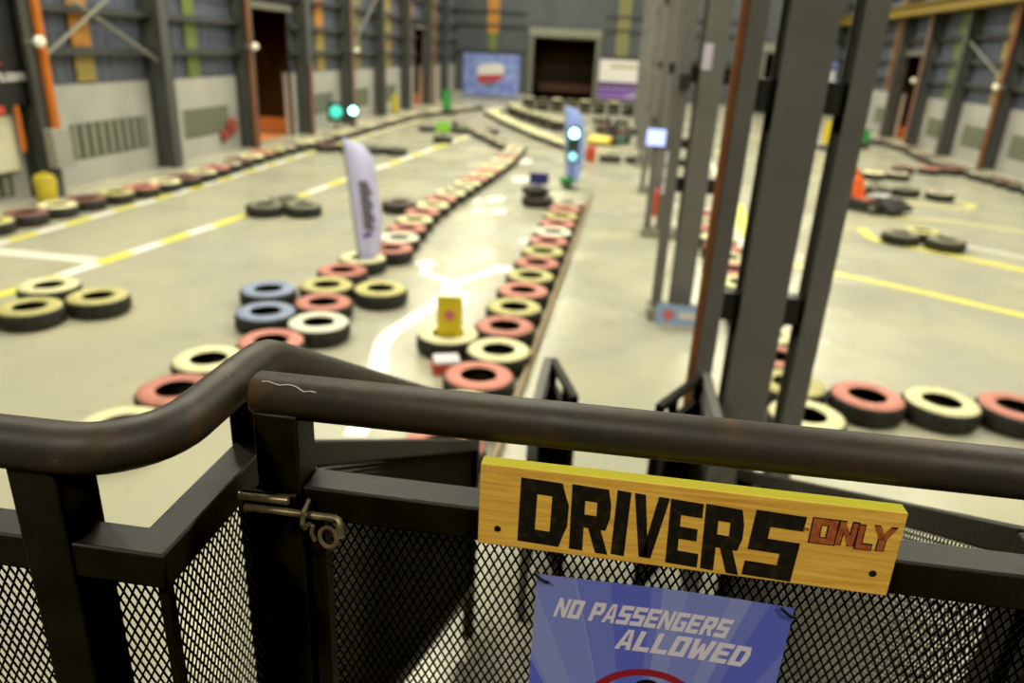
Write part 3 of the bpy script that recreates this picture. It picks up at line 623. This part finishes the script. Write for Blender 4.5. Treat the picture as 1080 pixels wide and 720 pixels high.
# tires lie side by side: ease apart any that would bite into each other
ts = [o for o in C.objects if o.type == 'MESH' and o.get('category') == 'tire']
base = [o for o in ts if o.location.z < .05]; up = [(o, min(base, key=lambda q: (q.location.xy - o.location.xy).length)) for o in ts if o.location.z > .05]
for it in range(60):
    for i, a in enumerate(base):
        for c in base[i + 1:]:
            dx = c.location.x - a.location.x
            if abs(dx) > .601: continue
            dy = c.location.y - a.location.y; d = math.hypot(dx, dy)
            if d < .600:
                k = (.6005 - d) / 2 / max(d, 1e-4); a.location.x -= dx * k; a.location.y -= dy * k; c.location.x += dx * k; c.location.y += dy * k
for o, q in up: o.location.xy = q.location.xy
# ------------------------------------------------------------------ feather flags
def feather_flag(x, y, h, w, lean, m, label, rz=0.):
    r = empty('feather_flag', (x, y, 0), rz); tag(r, label, 'flag'); n = 24; pole = []; outer = []
    for i in range(n + 1):
        t = i / n; z = .06 + h * t; curl = 0 if t < .8 else ((t - .8) / .2) ** 2 * w * .55
        px = lean * t
        pole.append((px, 0, z)); ww = w * (.62 + .38 * min(1, t * 2.5))
        edge = px + ww * (1 if t < .80 else math.sqrt(max(0, 1 - ((t - .80) / .2) ** 2)))
        outer.append((edge, .03 * math.sin(t * 7), z - (0 if t < .8 else 0)))
    b = MB(); b.add(pole + outer, [(i, n + 1 + i, n + 2 + i, i + 1) for i in range(n)])
    cl = b.build('cloth', m, r, sharp=80); sd = cl.modifiers.new('thickness', 'SOLIDIFY'); sd.thickness = .004
    MB().tube([(-.012, 0, 0)] + [(p[0] - .012, 0, p[2]) for p in pole], .011, 8).build('pole', 'gray_box', r)
    MB().lathe([(0, 0), (.09, 0), (.09, .03), (.04, .07), (0, .07)], 20, closed=False).build('base', 'black', r)
    return r
f1 = feather_flag(-3.10, 8.74, 1.56, .36, -.17, 'flag', 'white lavender feather flag with grey print standing in the winding tire row')
b = MB()
for k in range(11):
    z = 1.13 - .055 * k; t = z / 1.62; x0 = -.17 * t + .13; b.box(x0, x0 + .12 + .02 * ((k * 7) % 3), -.03, -.022, z - .046, z)
b.build('printed_lettering', 'grey_print', f1)
MB().slab([(.06, .42), (.17, .46), (.17, .52), (.06, .48)], lambda u, v, s: (u, -.022 - .008 * s, v)).build('purple_logo', 'purple', f1)
f2 = feather_flag(-1.05, 16.25, 1.6, .40, -.15, 'flag_blue', 'pale blue feather flag behind the green lit signal post')
MB().lathe([(0, 0), (.16, 0), (.16, .1), (0, .1)], 16, (.0, -.0, .07), closed=False).build('green_weight', 'green', f2)
# ------------------------------------------------------------------ signals
def signal(x, y, zs, lenses, label, rz=0., post=False, r_=.13):
    s = empty('signal_and_glow', (x, y, 0), rz); tag(s, label, 'traffic light')
    z0, z1 = min(zs) - r_ * 1.5, max(zs) + r_ * 1.5
    MB().box(-r_ * 1.35, r_ * 1.35, 0, .12, z0, z1).build('housing', 'housing', s, bevel=.02)
    if post: MB().tube([(0, .06, .0), (0, .06, z0)], .025, 10).build('post', 'housing', s); MB().lathe([(0, 0), (.16, 0), (.16, .03), (0, .05)], 18, (0, .06, 0), closed=False).build('base', 'housing', s)
    for z, m in zip(zs, lenses):
        MB().lathe([(0, 0), (r_, 0), (r_ * .9, .03), (r_ * .5, .05), (0, .055)], 20, mx=Matrix.Translation((0, 0, z)) @ Matrix.Rotation(PI / 2, 4, 'X'), closed=False).build('lens', m, s)
    return s
signal(-9.0, 25.1, [.52], ['green_lens'], 'bright green round signal light at the left wall column', .35, True, r_=.12)
signal(-9.15, 23.9, [.55], ['teal_glow'], 'dim teal glow made for the green light reflected on the left louver', .5, True, r_=.2)  # glowing disc added for the green reflection on the louver
signal(-.93, 15.75, [.68, 1.15], ['cyan_lens', 'green_lens'], 'bright green signal on a post before the pale blue flag', .05, True, r_=.09)
# ------------------------------------------------------------------ wall posters
def poster(x0, x1, z0, z1, m, label):
    p = empty('wall_poster', ((x0 + x1) / 2, YB - .06, 0)); tag(p, label, 'poster'); w = (x1 - x0) / 2
    MB().box(-w, w, -.02, .02, z0, z1).build('sheet', m, p); return p
p = poster(-9.15, -5.95, .15, 2.4, 'blue_print', 'blue poster with a white and red picture left of the roller door')
def pq(poly, nm, m, p, d=.006): MB().slab(poly, lambda u, v, s: (u, -.0205 - d * s, v)).build(nm, m, p)
pq([(-.75, 1.25), (.7, 1.35), (.78, 1.75), (.4, 1.95), (-.5, 1.85), (-.8, 1.6)], 'white_picture', 'white_print', p); pq([(-.8, .85), (.35, .95), (.72, 1.2), (.65, 1.36), (-.75, 1.26)], 'red_picture', 'red_print', p); pq([(-.45, .7), (.2, .72), (.3, .9), (-.5, .84)], 'dark_picture', 'grey_print', p, .004)
p = poster(-1.6, 1.4, .3, 2.42, 'lav', 'lavender white poster with a purple band right of the roller door')
pq([(-1.5, 1.28), (1.5, 1.28), (1.5, 2.42), (-1.5, 2.42)], 'pale_field', 'white_print', p); pq([(-.8, 1.98), (.8, 1.98), (.8, 2.18), (-.8, 2.18)], 'olive_lettering', 'olive_print', p, .012); pq([(-1.5, .95), (1.5, .95), (1.5, 1.27), (-1.5, 1.27)], 'dark_band', 'purple_dark', p); pq([(-1.5, .5), (.1, .55), (1.4, .9), (-1.5, .9)], 'purple_band', 'purple', p); pq([(-1.5, .3), (1.5, .3), (1.5, .5), (-1.5, .45)], 'dark_band', 'purple_dark', p)
p = poster(10.2, 11.1, 1.55, 2.85, 'blue_print', 'blue and white poster on the back wall seen between the columns')
pq([(-.4, 1.9), (.4, 1.9), (.4, 2.4), (-.4, 2.4)], 'white_picture', 'white_print', p); pq([(-.4, 1.6), (.1, 1.6), (.1, 1.9), (-.4, 1.9)], 'red_picture', 'red_print', p)
# ------------------------------------------------------------------ things on the colonnade
d = empty('wall_monitor', (.55, 11.84, 1.555)); tag(d, 'glowing blue white screen mounted on the third centre column', 'monitor')
MB().box(-.15, .15, -.03, .03, -.13, .13).build('casing', 'black', d, bevel=.01); MB().box(-.14, .14, -.036, -.031, -.12, .12).build('screen', 'screen', d)
for k, z in enumerate((.70, .93, 1.16)):
    o = MB().box(.72, .93, 11.86, 11.885, z, z + .19).build('paper_notice', 'paper'); tag(o, ('lowest', 'middle', 'topmost')[k] + ' of the pale lavender notices under the glowing screen', 'notice', 'notices below the screen')
for x, y, lab in ((.78, 13.7, 'red fire extinguisher standing left beside the third centre column'), (1.35, 13.95, 'red fire extinguisher standing right beside the third centre column')):
    e = empty('fire_extinguisher', (x, y, 0)); tag(e, lab, 'fire extinguisher')
    MB().lathe([(0, 0), (.085, 0), (.09, .03), (.09, .4), (.06, .47), (.025, .5), (0, .5)], 20, closed=False).build('cylinder_body', 'red', e); MB().box(-.02, .09, -.015, .015, .5, .55).tube([(.02, 0, .52), (.13, 0, .45), (.12, 0, .2)], .012, 8).build('valve_handle', 'black', e)
o = MB().box(.52, .63, 7.78, 7.88, 2.42, 2.56).build('junction_box', 'black', bevel=.01); tag(o, 'small black box high on the second centre column', 'box')
o = MB().box(.84, .94, 11.79, 11.89, 2.30, 2.50).build('junction_box', 'black', bevel=.01); tag(o, 'small black box high on the third centre column', 'box')
o = MB().box(.72, .81, 7.85, 7.86, 2.6, 2.84).build('paper_notice', 'paper'); tag(o, 'small pale notice high on the middle leg of the second centre column', 'notice')
bs = empty('column_sign', (.80, 7.60, 0)); tag(bs, 'pale blue sign with a red disc leaning on the second column base', 'sign')
MB().box(-.24, .24, -.012, .0, .05, .27).build('board', 'blue_sign', bs)
MB().lathe([(0, 0), (.06, 0), (.06, .003), (0, .003)], 20, mx=Matrix.Translation((-.11, -.0125, .16)) @ Matrix.Rotation(PI / 2, 4, 'X'), closed=False).build('red_disc', 'pink', bs); MB().box(.0, .2, -.016, -.0125, .12, .2).build('white_print', 'white_print', bs)

# ------------------------------------------------------------------ go-karts
def kart(x, y, rz, body, trim, label, high_seat=False):
    k = empty('go_kart', (x, y, 0), rz); tag(k, label, 'go-kart')
    MB().box(-.55, .55, -.25, .25, .055, .075).build('floor_pan', 'chrome', k)
    for a, b_ in (((-.6, -.26, .09), (.55, -.26, .09)), ((-.6, .26, .09), (.55, .26, .09)), ((-.6, -.4, .09), (-.6, .4, .09)), ((.5, -.4, .09), (.5, .4, .09))): MB().tube([a, b_], .018, 8).build('frame_tube', 'black', k)
    for wx, wy, ww in ((-.48, -.44, .17), (-.48, .44, .17), (.44, -.42, .12), (.44, .42, .12)):
        w = MB().lathe([(.05, -ww / 2), (.115, -ww / 2), (.13, -ww / 2 + .02), (.13, ww / 2 - .02), (.115, ww / 2), (.05, ww / 2)], 20, mx=Matrix.Translation((wx, wy, .13)) @ Matrix.Rotation(PI / 2, 4, 'X')).build('wheel', 'rubber', k)
        MB().lathe([(0, -ww / 2 * .8), (.055, -ww / 2 * .8), (.055, ww / 2 * .8), (0, ww / 2 * .8)], 14, mx=Matrix.Translation((wx, wy, .13)) @ Matrix.Rotation(PI / 2, 4, 'X'), closed=False).build('hub', 'chrome', w)
    for s in (-1, 1):
        MB().slab([(-.3, .06), (.3, .06), (.33, .14), (.26, .24), (-.26, .26), (-.33, .16)], lambda u, v, sd, s=s: (u, s * (.34 + .16 * sd), v)).build('side_pod', trim, k, bevel=.02)
    MB().slab([(.5, .06), (.82, .07), (.84, .14), (.70, .22), (.52, .30), (.46, .2)], lambda u, v, sd: (u, -.36 + .72 * sd, v)).build('nose_cone', body if not high_seat else 'black', k, bevel=.03)
    MB().slab([(-.12, .09), (.02, .10), (.06, .17), (-.12, .2), (-.24, .58), (-.33, .60), (-.26, .2)], lambda u, v, sd: (u, -.19 + .38 * sd, v)).build('seat', body if high_seat else 'black', k, bevel=.02)
    if high_seat: MB().slab([(-.80, .07), (-.42, .08), (-.36, .34), (-.42, .70), (-.58, .78), (-.70, .66), (-.84, .30)], lambda u, v, sd: (u, -.33 + .66 * sd, v)).build('engine_cover', body, k, bevel=.05); MB().slab([(-.70, .66), (-.42, .70), (-.44, .80), (-.60, .86)], lambda u, v, sd: (u, -.2 + .4 * sd, v)).build('headrest', 'yellow', k, bevel=.03); MB().slab([(.06, .2), (.3, .28), (.46, .3), (.44, .36), (.1, .32)], lambda u, v, sd: (u, -.15 + .3 * sd, v)).build('front_panel', 'white_print', k, bevel=.02)
    else: MB().box(-.62, -.34, -.3, .05, .1, .36).build('engine_cover', trim, k, bevel=.03)
    MB().tube([(.16 - .06, .14 * math.cos(2 * PI * i / 20), .46 + .1 * math.sin(2 * PI * i / 20)) for i in range(21)], .014, 8).build('steering_wheel', 'black', k); MB().tube([(.1, 0, .46), (.42, 0, .16)], .012, 8).build('steering_column', 'chrome', k)
    MB().tube([(-.66, -.42, .1), (-.70, -.44, .22), (-.70, .44, .22), (-.66, .42, .1)], .022, 10).build('rear_bumper', 'black', k)
kart(5.08, 16.0, -.85, 'korange', 'black', 'orange go-kart with a black nose on the right track', True)
kart(-.35, 24.9, -2.0, 'kyellow', 'kgreen', 'yellow and dark green go-kart parked behind the pale blue flag')
kart(-.2, 28.0, .3, 'black', 'rust_dull', 'black go-kart parked behind the yellow and green one')

# ------------------------------------------------------------------ landing, stairs, guard rails
pl = struct(MB().box(-2.2, 1.6, -1.2, .96, 1.10, 1.15).build('landing_platform', 'dark_deck'), 'steel landing platform the gate stands on', 'platform')
for x, y in ((-2.1, -1.1), (-2.1, .88), (1.5, -1.1), (1.5, .88)): MB().box(x - .04, x + .04, y - .04, y + .04, 0, 1.1).build('leg', 'steel', pl)
SL = .541
def hz(y, z0=2.25): return z0 - SL * (y - .97)          # height along the falling stair rail
stair = empty('steel_staircase', (0, 0, 0)); tag(stair, 'grey steel stairs going down behind the gate', 'stairs')
for k in range(1, 7):
    y0 = .97 + .305 * (k - 1); z = 1.15 - .165 * k
    t = MB().box(-.43, .585, y0, y0 + .29, z - .04, z).box(-.43, .585, y0, y0 + .012, z - .04, z + .13).build('tread', 'tread_steel', stair, bevel=.004)
for x in (-.38, .53): MB().bar((x, .97, .98), (x, 2.72, 0.98 - SL * 1.75), .03, .16).build('stringer', 'steel', stair)
# left guard: level part, jog, then falling along the stair
lg = empty('landing_guard_rail', (-.5, .67, 1.15)); tag(lg, 'dark steel guard rail with mesh left of the gate, bent pipe on top', 'railing')
inv = Matrix.Translation((.5, -.67, -1.15))
def W(*p): return tuple(Vector(p) + Vector((.5, -.67, -1.15)))
arc = [( -.60 + .10 * math.sin(a), .767 - .10 * math.cos(a)) for a in [i * PI / 2 / 10 for i in range(11)]]
top = [(-1.7, .655, 2.25), (-1.1, .66, 2.25)] + [(x, y, 2.25) for x, y in arc] + [(-.5, .90, 2.25)] + [(-.5, .955, 2.248), (-.5, .985, 2.240), (-.5, 1.02, hz(1.02)), (-.5, 2.0, hz(2.0)), (-.5, 2.86, hz(2.86))]
MB().tube([W(*p) for p in top], .031, 24).build('handrail', 'pipe', lg)
def sq(name, a, b_, w, h, par, fr, m='steel', bevel=.004):
    return MB().bar(fr(*a), fr(*b_), w, h).build(name, m, par, bevel=bevel)
# mitred level tube: front run and jog as one mesh
def mitre(b, z0, z1, fr):
    pts_o = [(-1.7, .655), (-.485, .655), (-.485, .93)]; pts_i = [(-1.7, .705), (-.535, .705), (-.535, .93)]
    vs = [fr(*p, z) for z in (z0, z1) for p in pts_o + pts_i]
    b.add(vs, [(0, 1, 7, 6), (1, 2, 8, 7), (4, 3, 9, 10), (5, 4, 10, 11), (6, 7, 10, 9), (7, 8, 11, 10), (1, 0, 3, 4), (2, 1, 4, 5), (0, 6, 9, 3), (2, 5, 11, 8)])
b = MB(); mitre(b, 2.075, 2.125, W); b.build('middle_rail', 'steel', lg, bevel=.004)
b = MB(); mitre(b, 1.20, 1.25, W); b.build('bottom_rail', 'steel', lg, bevel=.004)
for x in (-1.66, -.635): MB().box(*[v for a, c in zip(W(x - .03, .65, 1.15), W(x + .03, .72, 2.24)) for v in (a, c)]).build('post', 'steel', lg, bevel=.004)
MB().box(*[v for a, c in zip(W(-.545, .93, 1.15), W(-.485, .99, 2.23)) for v in (a, c)]).build('post', 'steel', lg, bevel=.004)
MB().box(*[v for a, c in zip(W(-.53, 2.80, 0), W(-.48, 2.85, 1.28)) for v in (a, c)]).build('post', 'steel', lg, bevel=.003)
expanded_panel('mesh_panel', lg, .995, .83, lambda u, v: W(-1.63 + u, .682, 1.25 + v))
expanded_panel('mesh_panel', lg, .1, .83, lambda u, v: W(-.605 + u, .682, 1.25 + v))
MB().box(*[v for a, c in zip(W(-.514, .676, 1.25), W(-.502, .69, 2.08)) for v in (a, c)]).build('panel_edge', 'steel', lg)
expanded_panel('mesh_panel', lg, .255, .83, lambda u, v: W(-.508, .680 + u, 1.25 + v))
MB().bar(W(-.603, .682, 1.25), W(-.603, .682, 2.08), .012, .012, up=(0, 1, 0)).build('panel_edge', 'steel', lg)
sq('middle_rail', (-.5, .99, hz(.99) - .17), (-.5, 2.82, hz(2.82) - .17), .045, .045, lg, W); sq('bottom_rail', (-.5, .99, hz(.99) - .95), (-.5, 2.82, hz(2.82) - .95), .04, .04, lg, W)
expanded_panel('mesh_panel', lg, 1.8, .74, lambda u, v: W(-.5, 1.0 + u, hz(1.0 + u) - .93 + v), .0125, .025, thick=.0028)
# right guard of the stair
rg = empty('stair_guard_rail', (.65, .9, 1.15)); tag(rg, 'dark steel stair railing with mesh on the right of the stairs', 'railing')
def V(*p): return tuple(Vector(p) + Vector((-.65, -.9, -1.15)))
MB().box(*[v for a, c in zip(V(.62, .93, 1.15), V(.68, .99, 2.09)) for v in (a, c)]).build('post', 'steel', rg, bevel=.004); MB().box(*[v for a, c in zip(V(.63, 2.80, 0), V(.68, 2.85, 1.10)) for v in (a, c)]).build('post', 'steel', rg, bevel=.003)
sq('middle_rail', (.65, .99, hz(.99) - .17), (.65, 2.82, hz(2.82) - .17), .045, .045, rg, V); sq('bottom_rail', (.65, .99, hz(.99) - .95), (.65, 2.82, hz(2.82) - .95), .04, .04, rg, V)
expanded_panel('mesh_panel', rg, 1.8, .74, lambda u, v: V(.65, 1.0 + u, hz(1.0 + u) - .93 + v), thick=.0018)
# fenced exit at the foot of the stairs, its two leaves swung towards the stairs
for sx, x, lab in ((-1, -.262, 'left'), (1, .56, 'right')):
    q = empty('exit_side_rail', (x, 3.05, 0)); tag(q, f'dark steel side rail on the {lab} of the stair foot', 'railing')
    for z in (1.18, 1.08): MB().box(-.022, .022, -.1, .55, z - .022, z + .022).build('rail', 'col', q, bevel=.004)
    for yy in (-.1, .52): MB().box(-.022, .022, yy, yy + .045, 0, 1.16).build('post', 'col', q)
    MB().box(-.01, .01, -.06, .52, .1, 1.06).build('infill_panel', 'mid_grey', q)
for (hx, hy), (ex, ey), lab in (((-.235, 3.60), (-.09, 3.16), 'left'), ((.535, 3.585), (.30, 3.16), 'right')):
    dx, dy = ex - hx, ey - hy; ln = math.hypot(dx, dy)
    q = empty('exit_gate_leaf', (hx, hy, 0), math.atan2(dy, dx)); tag(q, f'dark steel gate leaf standing open at the {lab} of the stair foot', 'gate')
    MB().box(0, ln, -.018, .018, 1.165, 1.20).build('top_rail', 'steel', q); MB().box(0, ln, -.018, .018, 1.03, 1.065).build('middle_rail', 'steel', q); MB().box(0, ln, -.018, .018, .12, .155).build('bottom_rail', 'steel', q)
    for xx in (0, ln * .62, ln - .036): MB().box(xx, xx + .036, -.0175, .0175, (.12 if xx != ln * .62 else 1.04), 1.19).build('stile', 'steel', q)
    MB().box(.03, ln - .03, -.004, .004, .15, 1.04).build('infill_panel', 'mid_grey', q)

# ------------------------------------------------------------------ the gate
gt = empty('steel_gate', (-.42, .855, 1.15)); tag(gt, 'dark steel gate with pipe top and diamond mesh carrying the signs', 'gate')
def G(*p): return tuple(Vector(p) + Vector((.42, -.855, -1.15)))
def gbox(name, x0, x1, y0, y1, z0, z1, m='steel', bevel=.004, par=None):
    a, c = G(x0, y0, z0), G(x1, y1, z1); return MB().box(a[0], c[0], a[1], c[1], a[2], c[2]).build(name, m, par or gt, bevel=bevel)
b = MB().tube([G(-.455, .853, 2.25), G(-.450, .853, 2.25), G(.665, .861, 2.25)], [.027, .031, .031], 32); b.build('top_pipe', 'pipe', gt)
gbox('stile', -.450, -.388, .825, .885, 1.2, 2.235); gbox('stile', .605, .665, .825, .885, 1.2, 2.235)
gbox('frame_bar', -.386, -.362, .835, .872, 1.22, 2.08); gbox('middle_rail', -.388, .605, .828, .880, 2.074, 2.126); gbox('bottom_rail', -.388, .605, .83, .88, 1.2, 1.25)
expanded_panel('mesh_panel', gt, .99, .83, lambda u, v: G(-.370 + u, .862, 1.25 + v))
b = MB()
for q in range(9):
    xx = -.437 + .0085 * q; a0 = math.radians(58 + 3 * math.sin(q * 1.7) - q * .8 - (q > 6) * 8); a1 = math.radians(58 + 3 * math.sin((q + 1) * 1.7) - (q + 1) * .8 - (q > 5) * 8)
    b.tube([G(xx, .853 - .0309 * math.cos(a0), 2.25 + .0309 * math.sin(a0)), G(xx + .009, .853 - .0309 * math.cos(a1), 2.25 + .0309 * math.sin(a1))], .0006, 6)
o = b.build('paint_scratch', 'paper', gt)
# barrel bolt with its hanging ring
lt = empty('barrel_bolt', (-.42, .812, 2.09)); tag(lt, 'worn steel barrel bolt with a hanging loop on the gate stile', 'latch')
MB().tube([(-.045, .0, .003), (.085, 0, .003), (.092, -.004, .003), (.095, -.008, -.004), (.095, -.008, -.02)], .0055, 12).build('bolt_rod', 'brass', lt)
MB().box(-.05, .028, .004, .012, -.008, .028).build('bolt_plate', 'steel', lt, bevel=.002); MB().tube([(-.052, .0, .02), (.02, .0, .022)], .006, 10).build('guide_tube', 'brass', lt)
MB().tube([(.045, .01, .02), (.045, -.012, .014), (.045, -.016, 0), (.045, -.010, -.012), (.045, .008, -.016)], .0035, 8).build('staple', 'brass', lt)
MB().tube([(.078 + .012 * math.cos(2 * PI * i / 20), -.010, -.022 + .016 * math.sin(2 * PI * i / 20)) for i in range(21)], .003, 8).build('ring', 'brass', lt)
MB().tube([(.058, -.012, -.004), (.056, -.014, -.016), (.060, -.013, -.028)], .003, 8).build('hook', 'brass', lt)
# wooden sign plank
sg = empty('wooden_sign', (.124, .803, 2.09)); sg.rotation_euler = (math.radians(-2), 0, 0); tag(sg, 'yellow wooden plank sign reading DRIVERS ONLY on the gate', 'sign')
MB().box(-.259, .259, 0, .022, 0, .119).build('plank', 'wood', sg, bevel=.0015)
def sf(u, v, s): return (u, -.0002 - .0004 * s, v)
t = [('D', -.206, -.143, .012, .106, .0, .002), ('R', -.138, -.088, .010, .105, -.03, .002), ('I', -.084, -.067, .010, .104, .0, .001), ('V', -.0625, -.019, .012, .103, .0, .002), ('E', -.014, .026, .008, .101, -.04, .002), ('R', .030, .078, .006, .100, -.05, .003), ('S', .082, .142, .005, .100, .04, .002)]
b = MB(); write(b, t, sf); b.build('painted_word', 'black_paint', sg)
ol = [('O', .154, .183, .064, .098, .0, .0), ('N', .184, .205, .066, .098, .05, .001), ('L', .208, .226, .063, .096, .0, .001), ('Y', .224, .249, .064, .097, .05, .001)]
b = MB()
for ch, u0, u1, v0, v1, sl, dr in ol:
    e = .0022
    for p in GLYPH[ch]:
        cx = sum(x for x, y in p) / len(p); cy = sum(y for x, y in p) / len(p); w_, h_ = u1 - u0, v1 - v0
        b.slab([(u0 + w_ * x + sl * y * h_ + (e if x > cx else -e) * .6, v0 + h_ * y + (e if y > cy else -e) * .6) for x, y in p], sf)
b.build('black_outline', 'black_paint', sg)
b = MB(); write(b, ol, lambda u, v, s: (u, -.0007 - .0003 * s, v)); b.slab([(.144, .080), (.151, .079), (.151, .083), (.144, .084)], sf); b.build('painted_word', 'red_paint', sg)
for u, v in ((-.233, .026), (.236, .030)):
    b = MB(); b.lathe([(0, 0), (.0045, 0), (.0045, .0006), (0, .0006)], 14, mx=Matrix.Translation((u, -.0002, v)) @ Matrix.Rotation(PI / 2, 4, 'X'), closed=False)
    b.build('screw_hole', 'print_black', sg)
# poster tied to the mesh
ps = empty('safety_poster', (.118, .846, 1.775)); tag(ps, 'blue sunburst poster reading NO PASSENGERS ALLOWED tied to the gate mesh', 'poster')
ps.rotation_euler = (0, math.radians(.3), 0)
n = 14; vs = []; fs = []
for j in range(n + 1):
    for i in range(n + 1):
        u, v = i / n - .5, j / n; vs.append((u * .350, .003 * math.sin(u * 5 + 1) - .004 * math.cos(v * 4), -.26 + v * .503))
for j in range(n):
    for i in range(n): fs.append((j * (n + 1) + i, j * (n + 1) + i + 1, (j + 1) * (n + 1) + i + 1, (j + 1) * (n + 1) + i))
sh = MB().add(vs, fs).build('sheet', 'poster', ps, sharp=80)
def pf(u, v, s): return (u, .003 * math.sin(u / .35 * 5 + 1) - .004 * math.cos((v + .26) / .503 * 4) - .0006 - .0002 * s, v)
def line(word, u0, u1, v0, h, sl, gap=.12, wide='W', sp=.5):
    n = sum((1.35 if c == 'W' else .45 if c == 'I' else sp if c == ' ' else 1) + gap for c in word) - gap; k = (u1 - u0) / n; out = []; u = u0
    for c in word:
        w_ = 1.35 if c == 'W' else .45 if c == 'I' else sp if c == ' ' else 1
        if c != ' ': out.append((c, u, u + w_ * k, v0, v0 + h, sl, 0))
        u += (w_ + gap) * k
    return out
b = MB(); write(b, line('NO PASSENGERS', -.148, .094, .172, .034, .24), pf); b.build('printed_word', 'print_white', ps)
b = MB(); write(b, line('ALLOWED', -.056, .126, .127, .037, .27), pf); b.build('printed_word', 'print_white', ps)
def ringslab(b, r0, r1, cu, cv, n=64):
    for i in range(n):
        a0, a1 = 2 * PI * i / n, 2 * PI * (i + 1) / n
        b.slab([(cu + r0 * math.cos(a0), cv + r0 * math.sin(a0)), (cu + r1 * math.cos(a0), cv + r1 * math.sin(a0)), (cu + r1 * math.cos(a1), cv + r1 * math.sin(a1)), (cu + r0 * math.cos(a1), cv + r0 * math.sin(a1))], pf)
b = MB(); ringslab(b, .086, .098, 0, -.002); b.slab([(-.068, .058), (-.060, .066), (.068, -.062), (.060, -.070)], lambda u, v, s: Vector(pf(u, v, s)) - Vector((0, .0006, 0))); b.build('prohibition_ring', 'print_red', ps)
b = MB(); ringslab(b, .0, .022, -.0, .055, 28); b.slab([(-.035, -.055), (.035, -.055), (.03, .016), (.015, .028), (-.015, .028), (-.03, .016)], pf); b.build('figure_print', 'print_black', ps)
for u, v in ((-.168, .238), (.168, .236)):
    MB().tube([(u - .012, -.003, v + .008), (u, -.006, v), (u + .011, -.005, v - .004)], .0022, 8).build('zip_tie', 'print_black', ps)

# ------------------------------------------------------------------ light
w = bpy.data.worlds.new('hall_air'); S.world = w; w.use_nodes = True
bg = w.node_tree.nodes['Background']; bg.inputs[0].default_value = (1, .95, .80, 1); bg.inputs[1].default_value = .06
def area(x, y, z, e, sx, col=(1, .955, .74)):
    a = bpy.data.lights.new('bay_and_fill_light', 'AREA'); a.energy = e; a.size = sx; a.color = col; a.shape = 'DISK'
    o = bpy.data.objects.new('bay_and_fill_light', a); C.objects.link(o); o.location = (x, y, z)
for x in (-7., -3., 4., 8.):
    for y in (5.5, 11, 16.5, 22, 28, 34, 40): area(x, y, 8.6, 285, .8)
for x in (-3.2, 3.6): area(x, -3.5, 7.5, 330, .8)  # unseen fill pair added behind the camera to lift foreground fronts
S.view_settings.view_transform = 'Standard'; S.view_settings.look = 'None'; S.view_settings.exposure = 0.
S.view_settings.use_curve_mapping = True; cmap = S.view_settings.curve_mapping; cmap.black_level = (.0045, .0045, .0045); cmap.update()
